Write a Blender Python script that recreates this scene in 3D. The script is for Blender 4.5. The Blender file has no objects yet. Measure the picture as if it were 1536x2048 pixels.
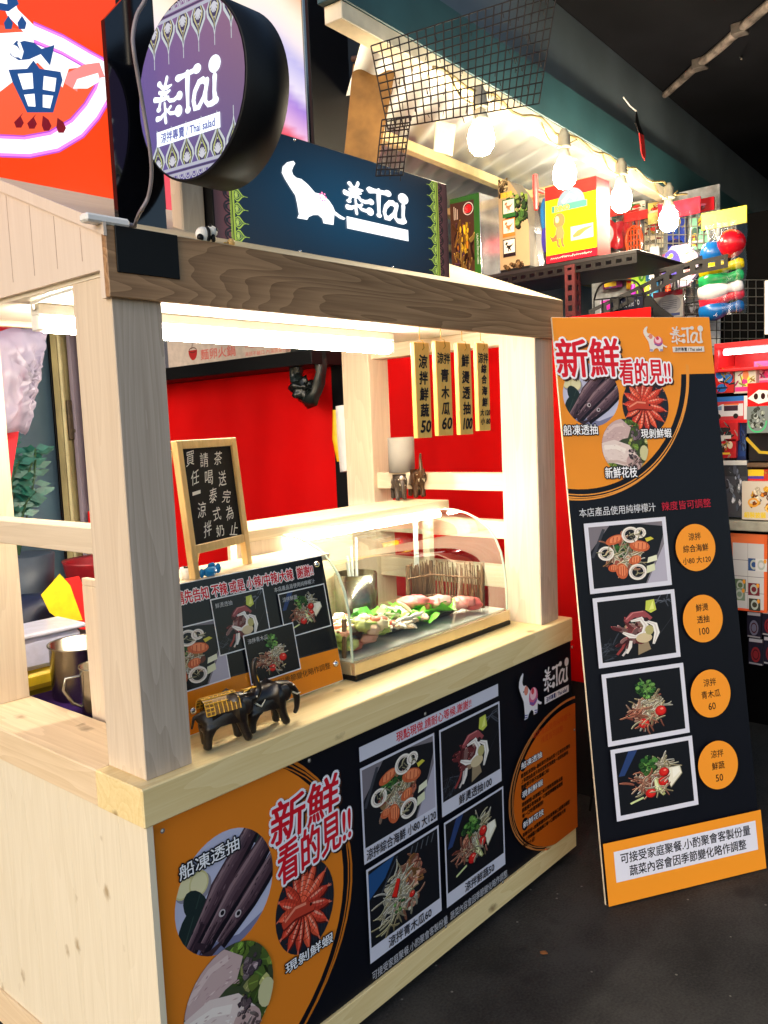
import bpy, bmesh, math, random
from mathutils import Vector, Matrix
from mathutils.geometry import tessellate_polygon
R = math.radians
rnd = random.Random(7)
scn = bpy.context.scene
COL = scn.collection

# ------------------------------------------------------------------ camera, world, sun, exposure
CAM = Vector((-0.9176, -1.4812, 1.6128)); YAW, PIT, ROL, FPX = 0.8541, -0.1004, -0.0424, 1707.55
_f = Vector((math.sin(YAW)*math.cos(PIT), math.cos(YAW)*math.cos(PIT), math.sin(PIT)))
_r = Vector((math.cos(YAW), -math.sin(YAW), 0)); _u = _r.cross(_f)
CR = _r*math.cos(ROL) + _u*math.sin(ROL); CU = -_r*math.sin(ROL) + _u*math.cos(ROL)
cam = bpy.data.cameras.new('camera'); camo = bpy.data.objects.new('camera', cam); COL.objects.link(camo)
camo.matrix_world = Matrix(((CR.x, CU.x, -_f.x, CAM.x), (CR.y, CU.y, -_f.y, CAM.y), (CR.z, CU.z, -_f.z, CAM.z), (0, 0, 0, 1)))
cam.sensor_fit = 'VERTICAL'; cam.sensor_height = 24; cam.lens = FPX/2048*24
cam.clip_start = 0.02; cam.clip_end = 500
scn.camera = camo
SUN_DIR = Vector((0.95, 0.10, -0.34)).normalized()          # the way the light travels
wld = bpy.data.worlds.new('World'); scn.world = wld; wld.use_nodes = True
nt = wld.node_tree; bg = nt.nodes['Background']; sky = nt.nodes.new('ShaderNodeTexSky')
sky.sky_type = 'NISHITA'; sky.sun_disc = False
sky.sun_elevation = math.asin(-SUN_DIR.z); sky.sun_rotation = math.atan2(-SUN_DIR.x, -SUN_DIR.y)
nt.links.new(sky.outputs[0], bg.inputs[0]); bg.inputs[1].default_value = 0.15
sl = bpy.data.lights.new('sun', 'SUN'); sl.energy = 0.66; sl.angle = R(25); sl.color = (1, 0.86, 0.74)
so = bpy.data.objects.new('sun', sl); COL.objects.link(so); so.rotation_euler = SUN_DIR.to_track_quat('-Z', 'Y').to_euler()
vs = scn.view_settings; vs.view_transform = 'Standard'; vs.look = 'None'; vs.gamma = 1; vs.exposure = 0.7
scn.cycles.max_bounces = 8; scn.cycles.transparent_max_bounces = 24; scn.cycles.sample_clamp_indirect = 6

def ray(px, py): return _f + CR*((px-768)/FPX) - CU*((py-1024)/FPX)
def at(axis, val, px, py):                                   # the point of a plane seen at a pixel
    d = ray(px, py); i = 'xyz'.index(axis); return CAM + d*((val-CAM[i])/d[i])

# ------------------------------------------------------------------ materials
def lin(c):
    o = [((v/255)/12.92 if v/255 <= .04045 else ((v/255+.055)/1.055)**2.4) for v in c[:3]]
    return tuple(o)
def nmat(name):
    m = bpy.data.materials.new(name); m.use_nodes = True
    return m, m.node_tree, m.node_tree.nodes['Principled BSDF']
def flat(name, c, rough=.5, metal=0., spec=.5, noise=.12, nscale=30, bump=0.):
    m, t, b = nmat(name); L = lin(c)
    b.inputs['Roughness'].default_value = rough; b.inputs['Metallic'].default_value = metal
    b.inputs['Specular IOR Level'].default_value = spec
    tc = t.nodes.new('ShaderNodeTexCoord'); n = t.nodes.new('ShaderNodeTexNoise'); n.inputs['Scale'].default_value = nscale; n.inputs['Detail'].default_value = 5
    t.links.new(tc.outputs['Object'], n.inputs[0])
    r = t.nodes.new('ShaderNodeValToRGB'); r.color_ramp.elements[0].position = .3; r.color_ramp.elements[1].position = .7
    r.color_ramp.elements[0].color = (*[v*(1-noise) for v in L], 1); r.color_ramp.elements[1].color = (*[min(1, v*(1+noise)) for v in L], 1)
    t.links.new(n.outputs[0], r.inputs[0]); t.links.new(r.outputs[0], b.inputs['Base Color'])
    if bump:
        bp = t.nodes.new('ShaderNodeBump'); bp.inputs['Strength'].default_value = bump; bp.inputs['Distance'].default_value = .004
        t.links.new(n.outputs[0], bp.inputs['Height']); t.links.new(bp.outputs[0], b.inputs['Normal'])
    return m
def emit(name, c, s):
    m = bpy.data.materials.new(name); m.use_nodes = True; t = m.node_tree; t.nodes.clear()
    e = t.nodes.new('ShaderNodeEmission'); e.inputs[0].default_value = (*lin(c), 1); e.inputs[1].default_value = s
    o = t.nodes.new('ShaderNodeOutputMaterial'); t.links.new(e.outputs[0], o.inputs[0]); return m
def wood(name, c1, c2, axis, ring=14, cathedral=1.0, knots=0, rough=.5, dark=None):
    """planed timber: growth rings cut along an axis, fine pores, optional knots"""
    m, t, b = nmat(name); N, K = t.nodes, t.links
    tc = N.new('ShaderNodeTexCoord'); mp = N.new('ShaderNodeMapping'); K.new(tc.outputs['Object'], mp.inputs[0])
    sc = [1, 1, 1]; sc['xyz'.index(axis)] = .09; mp.inputs['Scale'].default_value = sc
    n1 = N.new('ShaderNodeTexNoise'); n1.inputs['Scale'].default_value = 7; n1.inputs['Detail'].default_value = 2.5; n1.inputs['Roughness'].default_value = .4
    K.new(mp.outputs[0], n1.inputs[0])
    mul = N.new('ShaderNodeMath'); mul.operation = 'MULTIPLY'; mul.inputs[1].default_value = ring*2.2; K.new(n1.outputs[0], mul.inputs[0])
    fr = N.new('ShaderNodeMath'); fr.operation = 'FRACT'; K.new(mul.outputs[0], fr.inputs[0])
    mp2 = N.new('ShaderNodeMapping'); K.new(tc.outputs['Object'], mp2.inputs[0])
    sc2 = [160, 160, 160]; sc2['xyz'.index(axis)] = 5; mp2.inputs['Scale'].default_value = sc2
    n2 = N.new('ShaderNodeTexNoise'); n2.inputs['Scale'].default_value = 1; n2.inputs['Detail'].default_value = 3; K.new(mp2.outputs[0], n2.inputs[0])
    mix = N.new('ShaderNodeMath'); mix.operation = 'MULTIPLY_ADD'; mix.inputs[1].default_value = .55*cathedral; K.new(fr.outputs[0], mix.inputs[0])
    m3 = N.new('ShaderNodeMath'); m3.operation = 'MULTIPLY'; m3.inputs[1].default_value = .75; K.new(n2.outputs[0], m3.inputs[0]); K.new(m3.outputs[0], mix.inputs[2])
    r = N.new('ShaderNodeValToRGB'); r.color_ramp.elements[0].position = .2; r.color_ramp.elements[1].position = .95
    r.color_ramp.elements[0].color = (*lin(c1), 1); r.color_ramp.elements[1].color = (*lin(c2), 1)
    K.new(mix.outputs[0], r.inputs[0]); out = r.outputs[0]
    if knots:
        v = N.new('ShaderNodeTexVoronoi'); v.inputs['Scale'].default_value = knots*2.4
        mk = N.new('ShaderNodeMapping'); ks = [1, 1, 1]; ks['xyz'.index(axis)] = .6; mk.inputs['Scale'].default_value = ks
        K.new(tc.outputs['Object'], mk.inputs[0])
        dn = N.new('ShaderNodeTexNoise'); dn.inputs['Scale'].default_value = 40; K.new(tc.outputs['Object'], dn.inputs[0])
        add = N.new('ShaderNodeVectorMath'); add.operation = 'MULTIPLY_ADD'; add.inputs[1].default_value = (.02, .02, .02)
        K.new(dn.outputs['Color'], add.inputs[0]); K.new(mk.outputs[0], add.inputs[2]); K.new(add.outputs[0], v.inputs[0])
        wn = N.new('ShaderNodeTexWhiteNoise'); wn.noise_dimensions = '3D'; K.new(v.outputs['Position'], wn.inputs[0])
        mr = N.new('ShaderNodeMapRange'); mr.inputs[1].default_value = .24; mr.inputs[2].default_value = .08; mr.inputs[3].default_value = 0; mr.inputs[4].default_value = 1
        K.new(v.outputs['Distance'], mr.inputs[0])
        gt = N.new('ShaderNodeMath'); gt.operation = 'GREATER_THAN'; gt.inputs[1].default_value = .80; K.new(wn.outputs[0], gt.inputs[0])
        mm = N.new('ShaderNodeMath'); mm.operation = 'MULTIPLY'; K.new(mr.outputs[0], mm.inputs[0]); K.new(gt.outputs[0], mm.inputs[1])
        m9 = N.new('ShaderNodeMath'); m9.operation = 'MULTIPLY'; m9.inputs[1].default_value = .75; K.new(mm.outputs[0], m9.inputs[0])
        mx = N.new('ShaderNodeMix'); mx.data_type = 'RGBA'; K.new(m9.outputs[0], mx.inputs[0]); K.new(out, mx.inputs[6]); mx.inputs[7].default_value = (*lin(dark or (112, 74, 30)), 1)
        out = mx.outputs[2]
    K.new(out, b.inputs['Base Color']); b.inputs['Roughness'].default_value = rough
    bp = N.new('ShaderNodeBump'); bp.inputs['Strength'].default_value = .12; bp.inputs['Distance'].default_value = .002
    K.new(mix.outputs[0], bp.inputs['Height']); K.new(bp.outputs[0], b.inputs['Normal'])
    return m
def printed(name, rough=.4, spec=.4, emission=0.):
    m, t, b = nmat(name); a = t.nodes.new('ShaderNodeVertexColor'); a.layer_name = 'Col'
    b.inputs['Roughness'].default_value = rough; b.inputs['Specular IOR Level'].default_value = spec
    if emission:
        b.inputs['Base Color'].default_value = (.02, .02, .02, 1)
        t.links.new(a.outputs[0], b.inputs['Emission Color']); b.inputs['Emission Strength'].default_value = emission
    else: t.links.new(a.outputs[0], b.inputs['Base Color'])
    return m
def glass(name, tint=(235, 245, 238), base=.04, edge=.5):
    m = bpy.data.materials.new(name); m.use_nodes = True; t = m.node_tree; t.nodes.clear(); N, K = t.nodes, t.links
    tr = N.new('ShaderNodeBsdfTransparent'); tr.inputs[0].default_value = (*lin(tint), 1)
    g = N.new('ShaderNodeBsdfGlossy'); g.inputs['Roughness'].default_value = .03 if base < .025 else .14
    lw = N.new('ShaderNodeLayerWeight'); lw.inputs[0].default_value = .35
    mr = N.new('ShaderNodeMapRange'); mr.inputs[3].default_value = base; mr.inputs[4].default_value = edge; K.new(lw.outputs['Fresnel'], mr.inputs[0])
    mx = N.new('ShaderNodeMixShader'); K.new(mr.outputs[0], mx.inputs[0]); K.new(tr.outputs[0], mx.inputs[1]); K.new(g.outputs[0], mx.inputs[2])
    o = N.new('ShaderNodeOutputMaterial'); K.new(mx.outputs[0], o.inputs[0]); return m

M = {}
M['dim_v'] = wood('dimmed_laminate_upright', (168, 151, 134), (202, 187, 170), 'z', 10, .55, rough=.55)  # post laminate with the dim street side's shade put into its colour
M['ash_x'] = wood('brown_ash_beam', (124, 90, 58), (182, 142, 102), 'x', 13, .9, rough=.5)
M['maple_v'] = wood('pale_maple_upright', (205, 184, 158), (226, 208, 184), 'z', 7, .5, rough=.5)
M['maple_y'] = wood('pale_maple_rail', (206, 186, 158), (228, 210, 184), 'y', 7, .6, rough=.5)
M['maple_x'] = wood('pale_maple_shelf', (206, 186, 150), (230, 212, 180), 'x', 7, .5, rough=.5)
M['pine_x'] = wood('knotty_pine_apron', (226, 198, 136), (244, 222, 168), 'x', 8, .6, knots=5.5, rough=.5)
M['pine_y'] = wood('knotty_pine_counter', (216, 188, 148), (238, 214, 180), 'y', 8, .6, knots=5, rough=.5)
M['pine_v'] = wood('pale_pine_boards', (220, 206, 178), (236, 224, 200), 'z', 6, .4, knots=6.5, rough=.55, dark=(150, 122, 80))
M['white_board'] = wood('cream_painted_boards', (214, 196, 178), (226, 210, 194), 'z', 3, .2, rough=.5)
M['ceiling'] = flat('cream_ceiling_panel', (232, 222, 204), .45, noise=.05)
M['easel_wood'] = wood('yellow_pine_frame', (206, 166, 98), (232, 196, 130), 'z', 6, .5, rough=.5)
M['plaque'] = wood('bamboo_plaque', (250, 186, 84), (255, 208, 112), 'z', 9, .6, rough=.4)
M['stick'] = wood('brown_twig', (66, 46, 30), (140, 104, 70), 'z', 16, .8, rough=.8)
M['black'] = flat('black_satin_metal', (9, 10, 13), .5, spec=.25)
M['blackgloss'] = flat('black_gloss_acrylic', (8, 9, 14), .08, spec=.6)
M['darkplate'] = flat('black_square_plate', (22, 22, 26), .3)
M['steel'] = flat('brushed_steel', (150, 146, 136), .22, metal=1, noise=.06, nscale=60)
M['chrome'] = flat('chrome_cap', (220, 220, 220), .1, metal=1, noise=.02)
M['white'] = flat('white_plastic', (232, 230, 226), .4, noise=.04)
M['print'] = printed('printed_board', .38, .22)
M['printmatte'] = printed('printed_card', .55, .3)
M['gloss'] = printed('laminated_print', .18, .25)
M['backlit'] = printed('backlit_film', .2, .3, .64)
M['tube'] = emit('fluorescent_glow', (255, 244, 222), 66)
M['bulb'] = emit('warm_bulb_glow', (255, 236, 200), 170)
M['glass'] = glass('clear_glass', (248, 252, 248), .02, .4)
M['film'] = glass('clear_plastic_film', (240, 242, 246), .03, .35)
M['edge'] = flat('green_glass_edge', (196, 212, 186), .15, noise=.05)
M['red_sheet'] = flat('red_tarpaulin', (205, 1, 3), .65, spec=.15, noise=.08, nscale=3)
M['asphalt'] = None

# ------------------------------------------------------------------ mesh building
class MB:
    def __init__(s): s.V = []; s.F = []; s.I = []; s.S = []; s.C = []
    def face(s, pts, mi=0, sm=False, col=None):
        n = len(s.V); s.V += [Vector(p) for p in pts]; s.F.append(list(range(n, n+len(pts)))); s.I.append(mi); s.S.append(sm); s.C.append(col)
    def add(s, verts, faces, mi=0, sm=False, col=None):
        n = len(s.V); s.V += [Vector(v) for v in verts]
        for f in faces: s.F.append([n+i for i in f]); s.I.append(mi); s.S.append(sm); s.C.append(col)
    def box(s, a, b, bev=.0015, mi=0, mx=None, col=None):
        bm = bmesh.new(); a = Vector(a); b = Vector(b); c = (a+b)/2; d = b-a
        bmesh.ops.create_cube(bm, size=1)
        for v in bm.verts: v.co = Vector((v.co.x*d.x, v.co.y*d.y, v.co.z*d.z)) + c
        if bev: bmesh.ops.bevel(bm, geom=bm.edges[:], offset=min(bev, .3*min(abs(x) for x in d)), segments=1, affect='EDGES', profile=.5)
        s.bm(bm, mi, mx, False, col); return s
    def bm(s, bm, mi=0, mx=None, sm=False, col=None):
        bm.verts.index_update()
        s.add([(mx @ v.co if mx else v.co.copy()) for v in bm.verts], [[v.index for v in f.verts] for f in bm.faces], mi, sm, col); bm.free()
    def prism(s, poly, ax, a, b, mi=0, col=None):
        """polygon (2D) extruded along an axis; 2D coords are the other two axes in order"""
        def p3(p, w): return {'x': (w, p[0], p[1]), 'y': (p[0], w, p[1]), 'z': (p[0], p[1], w)}[ax]
        n = len(poly); vs_ = [p3(p, a) for p in poly] + [p3(p, b) for p in poly]
        tri = tessellate_polygon([[Vector((p[0], p[1], 0)) for p in poly]])
        s.add(vs_, [list(t) for t in tri] + [[i+n for i in reversed(t)] for t in tri] + [[i, (i+1) % n, (i+1) % n+n, i+n] for i in range(n)], mi, False, col); return s
    def tube(s, pts, r, n=8, mi=0, caps=True, col=None):
        pts = [Vector(p) for p in pts]; rs = r if isinstance(r, (list, tuple)) else [r]*len(pts); rings = []; up = Vector((0, 0, 1)); pv = None
        for i, p in enumerate(pts):
            t = (pts[min(i+1, len(pts)-1)] - pts[max(i-1, 0)]).normalized()
            if pv is None: x = t.cross(up if abs(t.z) < .9 else Vector((1, 0, 0))).normalized()
            else: x = (pv - t*pv.dot(t)).normalized()
            pv = x; y = t.cross(x)
            rings.append([p + (x*math.cos(2*math.pi*k/n) + y*math.sin(2*math.pi*k/n))*rs[i] for k in range(n)])
        fs = [[i*n+k, i*n+(k+1) % n, (i+1)*n+(k+1) % n, (i+1)*n+k] for i in range(len(pts)-1) for k in range(n)]
        b0 = len(s.V); s.add([v for q in rings for v in q], fs, mi, True, col)
        if caps: s.face(list(reversed(rings[0])), mi, False, col); s.face(rings[-1], mi, False, col)
        return s
    def lathe(s, prof, c=(0, 0, 0), n=24, mi=0, ax=None, col=None, sx=1, sy=1):
        c = Vector(c); q = Vector((0, 0, 1)).rotation_difference(Vector(ax)).to_matrix() if ax else Matrix.Identity(3)
        vs_ = [c + q @ Vector((r*math.cos(2*math.pi*k/n)*sx, r*math.sin(2*math.pi*k/n)*sy, z)) for r, z in prof for k in range(n)]
        s.add(vs_, [[i*n+k, i*n+(k+1) % n, (i+1)*n+(k+1) % n, (i+1)*n+k] for i in range(len(prof)-1) for k in range(n)], mi, True, col); return s
    def ball(s, c, r, n=12, mi=0, mx=None, col=None):
        r = r if isinstance(r, (tuple, list)) else (r, r, r); bm = bmesh.new(); bmesh.ops.create_uvsphere(bm, u_segments=n, v_segments=max(6, n*2//3), radius=1)
        for v in bm.verts:
            v.co = Vector((v.co.x*r[0], v.co.y*r[1], v.co.z*r[2]))
            if mx: v.co = mx @ v.co
            v.co += Vector(c)
        s.bm(bm, mi, None, True, col); return s
    def obj(s, name, mat, parent=None, solid=0):
        me = bpy.data.meshes.new(name); off = parent.location if parent is not None else Vector((0, 0, 0))
        p = parent
        while p is not None and p.parent is not None: p = p.parent; off = off + p.location
        me.from_pydata([tuple(v - off) for v in s.V], [], s.F)
        for m_ in (mat if isinstance(mat, (list, tuple)) else [mat]): me.materials.append(m_)
        me.polygons.foreach_set('material_index', s.I); me.polygons.foreach_set('use_smooth', s.S)
        if any(c is not None for c in s.C):
            ca = me.color_attributes.new('Col', 'FLOAT_COLOR', 'CORNER'); dat = []
            for f, c in zip(s.F, s.C):
                c = c if c is not None else (.5, .5, .5)
                if isinstance(c[0], (tuple, list)):
                    for k in c: dat += [*k, 1]
                else: dat += [*c, 1]*len(f)
            ca.data.foreach_set('color', dat)
        me.update(); o = bpy.data.objects.new(name, me); COL.objects.link(o)
        if parent is not None: o.parent = parent
        return o

def tag(o, label=None, cat=None, group=None, kind=None):
    if label: o['label'] = label
    if cat: o['category'] = cat
    if group: o['group'] = group
    if kind: o['kind'] = kind
    return o
def thing(name, loc, label, cat, group=None):
    o = bpy.data.objects.new(name, None); o.empty_display_size = .05; o.location = loc; COL.objects.link(o); return tag(o, label, cat, group)
def single(mb, name, mat, loc, label, cat, group=None):
    """a thing that is one mesh: origin moved to its base"""
    loc = Vector(loc); mb.V = [v-loc for v in mb.V]; o = mb.obj(name, mat); o.location = loc; return tag(o, label, cat, group)
def copy_tree(o, parent=None):
    c = o.copy(); COL.objects.link(c)
    if parent is not None: c.parent = parent
    for ch in list(o.children): copy_tree(ch, c)
    return c

# ------------------------------------------------------------------ flat artwork: prints, signs, lettering
GL = {}
def glyphs(s):
    if s not in GL:
        c = bpy.data.curves.new('t', 'FONT'); c.body = s; c.resolution_u = 2
        o = bpy.data.objects.new('t', c); me = o.to_mesh()
        v = [(p.co.x, p.co.y) for p in me.vertices]; f = [list(p.vertices) for p in me.polygons]
        o.to_mesh_clear(); bpy.data.objects.remove(o); bpy.data.curves.remove(c)
        if v:
            x0, x1 = min(p[0] for p in v), max(p[0] for p in v); y0, y1 = min(p[1] for p in v), max(p[1] for p in v)
        else: x0, x1, y0, y1 = 0, 1, 0, 1
        GL[s] = ([(p[0]-x0, p[1]-y0) for p in v], f, x1-x0 or 1, y1-y0 or 1)
    return GL[s]
def clip_convex(poly, clip):
    out = poly
    for i in range(len(clip)):
        a, b = clip[i], clip[(i+1) % len(clip)]; ins = out; out = []
        def side(p): return (b[0]-a[0])*(p[1]-a[1]) - (b[1]-a[1])*(p[0]-a[0])
        for k in range(len(ins)):
            p, q = ins[k], ins[(k+1) % len(ins)]; sp, sq = side(p), side(q)
            if sp >= 0: out.append(p)
            if (sp >= 0) != (sq >= 0):
                t = sp/(sp-sq); out.append((p[0]+(q[0]-p[0])*t, p[1]+(q[1]-p[1])*t))
        if len(out) < 3: return []
    return out
def ell(cx, cy, rx, ry=None, n=28, rot=0):
    ry = ry or rx; c, s_ = math.cos(rot), math.sin(rot)
    return [(cx + rx*math.cos(2*math.pi*k/n)*c - ry*math.sin(2*math.pi*k/n)*s_, cy + rx*math.cos(2*math.pi*k/n)*s_ + ry*math.sin(2*math.pi*k/n)*c) for k in range(n)]
def rect(x0, y0, x1, y1): return [(x0, y0), (x1, y0), (x1, y1), (x0, y1)]
STEP = 8e-6
class Art(MB):
    def __init__(s, o, ex, ey, lift=.0008):
        super().__init__(); s.o = Vector(o); s.ex = Vector(ex).normalized(); s.ey = Vector(ey).normalized(); s.n = s.ex.cross(s.ey); s.d = lift; s.T = None; s.clip = None
    def p3(s, p): return s.o + s.ex*p[0] + s.ey*p[1] + s.n*s.d
    def tf(s, p):
        if s.T is None: return p
        ox, oy, sx, sy, rot = s.T; x, y = p[0]*sx, p[1]*sy; c, q = math.cos(rot), math.sin(rot); return (ox + x*c - y*q, oy + x*q + y*c)
    def poly(s, pts, col, tess=False, grad=None):
        s.d += STEP; pts = [s.tf(p) for p in pts]; c = lin(col) if max(col) > 6 or sum(col) == 0 else col
        if tess: fs = [[pts[i] for i in t] for t in tessellate_polygon([[Vector((*p, 0)) for p in pts]])]
        else: fs = [pts]
        for f in fs:
            ar = sum(f[i][0]*f[(i+1) % len(f)][1] - f[(i+1) % len(f)][0]*f[i][1] for i in range(len(f)))
            if ar < 0: f = f[::-1]
            if s.clip: f = clip_convex(f, s.clip)
            if len(f) >= 3: s.face([s.p3(p) for p in f], 0, False, c)
    def fan(s, pts, c0, c1):
        """convex shape whose print fades from the middle to the rim"""
        s.d += STEP; pts = [s.tf(p) for p in pts]; m = (sum(p[0] for p in pts)/len(pts), sum(p[1] for p in pts)/len(pts)); a, b = lin(c0), lin(c1)
        for i in range(len(pts)):
            t = [m, pts[i], pts[(i+1) % len(pts)]]
            if s.clip:
                f = clip_convex(t, s.clip)
                if len(f) >= 3: s.face([s.p3(p) for p in f], 0, False, b)
            else: s.face([s.p3(p) for p in t], 0, False, [a, b, b])
    def grid(s, x0, y0, x1, y1, nx, ny, fn):
        s.d += STEP
        for i in range(nx):
            for j in range(ny):
                q = [((i+a)/nx, (j+b)/ny) for a, b in ((0, 0), (1, 0), (1, 1), (0, 1))]
                s.face([s.p3((x0+(x1-x0)*u, y0+(y1-y0)*v)) for u, v in q], 0, False, [tuple(fn(u, v)) for u, v in q])
    def strip(s, pts, w, col, cap=False):
        s.d += STEP; n = len(pts); ws = w if isinstance(w, (list, tuple)) else [w]*n; Lf = []; Rt = []
        for i in range(n):
            a, b = pts[max(i-1, 0)], pts[min(i+1, n-1)]; dx, dy = b[0]-a[0], b[1]-a[1]; l = math.hypot(dx, dy) or 1
            nx, ny = -dy/l*ws[i]/2, dx/l*ws[i]/2; Lf.append((pts[i][0]+nx, pts[i][1]+ny)); Rt.append((pts[i][0]-nx, pts[i][1]-ny))
        d0 = s.d
        for i in range(n-1): s.d = d0-STEP; s.poly([Rt[i], Rt[i+1], Lf[i+1], Lf[i]], col)
        if cap:
            for i in (0, n-1): s.poly(ell(*pts[i], ws[i]/2, n=10), col)
    def ring(s, cx, cy, rx, ry, w, col, n=28, rot=0, a0=0, a1=None):
        a1 = 2*math.pi if a1 is None else a1; c, q = math.cos(rot), math.sin(rot)
        pts = [(cx+rx*math.cos(a0+(a1-a0)*k/n)*c - ry*math.sin(a0+(a1-a0)*k/n)*q, cy+rx*math.cos(a0+(a1-a0)*k/n)*q + ry*math.sin(a0+(a1-a0)*k/n)*c) for k in range(n+1)]
        s.strip(pts, w, col)
    def text(s, t, x0, y0, x1, y1, col, bold=0, outline=None, ow=.0, skew=0, rot=0, shadow=None):
        """lettering fitted into a box of the print"""
        v, f, w, h = glyphs(t); sx, sy = (x1-x0)/w, (y1-y0)/h; cx, cy = (x0+x1)/2, (y0+y1)/2; c, q = math.cos(rot), math.sin(rot)
        def put(dx, dy, cl):
            s.d += STEP*2; L = []
            for p in v:
                X, Y = p[0]*sx + x0 - cx + skew*(p[1]*sy), p[1]*sy + y0 - cy; L.append(s.p3(s.tf((cx+X*c-Y*q+dx, cy+X*q+Y*c+dy))))
            s.add(L, f, 0, False, lin(cl) if max(cl) > 6 or sum(cl) == 0 else cl)
        if shadow:
            for k in range(8): put(ow*1.0*math.cos(k*math.pi/4)+ow*.7, ow*1.0*math.sin(k*math.pi/4)-ow*.7, shadow)
        if outline:
            for k in range(12): put(ow*math.cos(k*math.pi/6), ow*math.sin(k*math.pi/6), outline)
        if bold:
            for k in range(6): put(bold*math.cos(k*math.pi/3), bold*math.sin(k*math.pi/3), col)
        put(0, 0, col)
    def line(s, t, x, y, h, col, align='l', gap=1.0, **k):
        v, f, w, hh = glyphs(t); W = h*w/hh*gap; x0 = x if align == 'l' else (x-W/2 if align == 'c' else x-W); s.text(t, x0, y, x0+W, y+h, col, **k)

# food pictures, drawn in a unit square ------------------------------------------------
def j(a, b): return rnd.uniform(a, b)
def strands(a, n, cx, cy, rx, ry, cols, L=.3, w=.018, curl=1.2):
    for _ in range(n):
        t = j(0, 6.28); q = math.sqrt(j(0, 1)); x, y = cx+rx*q*math.cos(t), cy+ry*q*math.sin(t); an = j(0, 6.28); k = j(-curl, curl); l = L*j(.5, 1); pts = []
        for i in range(6):
            pts.append((x, y)); x += math.cos(an)*l/5; y += math.sin(an)*l/5; an += k/5
        ww = w*j(.55, 1.2); c = rnd.choice(cols); f = j(.82, 1.1); d0 = a.d; W = [ww*.5, ww, ww, ww, ww, ww*.4]
        a.strip([(p[0]+.003, p[1]-.006) for p in pts], [v*1.1 for v in W], tuple(v*.6*f for v in c)); a.d = d0-STEP*.66
        a.strip(pts, W, tuple(min(255, v*f) for v in c)); a.d = d0-STEP*.33
        if ww > .012: a.strip([(p[0]-ww*.12, p[1]+ww*.14) for p in pts], [v*.4 for v in W], tuple(min(255, v*f*1.22+18) for v in c))
        a.d = d0+STEP
def mottle(a, pts, w, cols, n, L=.05):
    for _ in range(n):
        k = rnd.randrange(len(pts)-1); f = j(0, 1); p, q = pts[k], pts[k+1]; x, y = p[0]+(q[0]-p[0])*f, p[1]+(q[1]-p[1])*f; an = math.atan2(q[1]-p[1], q[0]-p[0]); o = j(-.45, .45)*w
        x -= math.sin(an)*o; y += math.cos(an)*o; l = L*j(.4, 1.4); an += j(-.25, .25); c = rnd.choice(cols); a.strip([(x, y), (x+math.cos(an)*l*.5, y+math.sin(an)*l*.5+j(-.004, .004)), (x+math.cos(an)*l, y+math.sin(an)*l)], [.004, j(.008, .018), .003], c)
def leaves(a, n, cx, cy, rx, ry, cols, s=.06):
    for _ in range(n):
        t = j(0, 6.28); q = math.sqrt(j(0, 1)); x, y = cx+rx*q*math.cos(t), cy+ry*q*math.sin(t); r = s*j(.35, 1.0); c = rnd.choice(cols); f = j(.7, 1.15); ph = j(0, 6.28)
        a.poly([(x+r*j(.55, 1)*math.cos(ph+k*6.28/7)+.006, y+r*j(.55, 1)*math.sin(ph+k*6.28/7)-.008) for k in range(7)], tuple(v*.4 for v in c)); a.d -= STEP*.5
        a.poly([(x+r*j(.55, 1)*math.cos(ph+k*6.28/7), y+r*j(.55, 1)*math.sin(ph+k*6.28/7)) for k in range(7)], tuple(min(255, v*f) for v in c)); a.d -= STEP*.5
        a.strip([(x-r*.5*math.cos(ph), y-r*.5*math.sin(ph)), (x+r*.5*math.cos(ph), y+r*.5*math.sin(ph))], r*.12, tuple(min(255, v*f*1.35) for v in c))
GREEN = [(34, 74, 34), (52, 100, 44), (72, 122, 56), (28, 58, 36), (96, 140, 66)]
PALE = [(236, 226, 192), (222, 208, 166), (244, 238, 214), (206, 188, 140), (228, 216, 186)]
PINK = [(222, 156, 126), (196, 116, 92), (234, 184, 156), (170, 88, 70), (214, 138, 106)]
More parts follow.
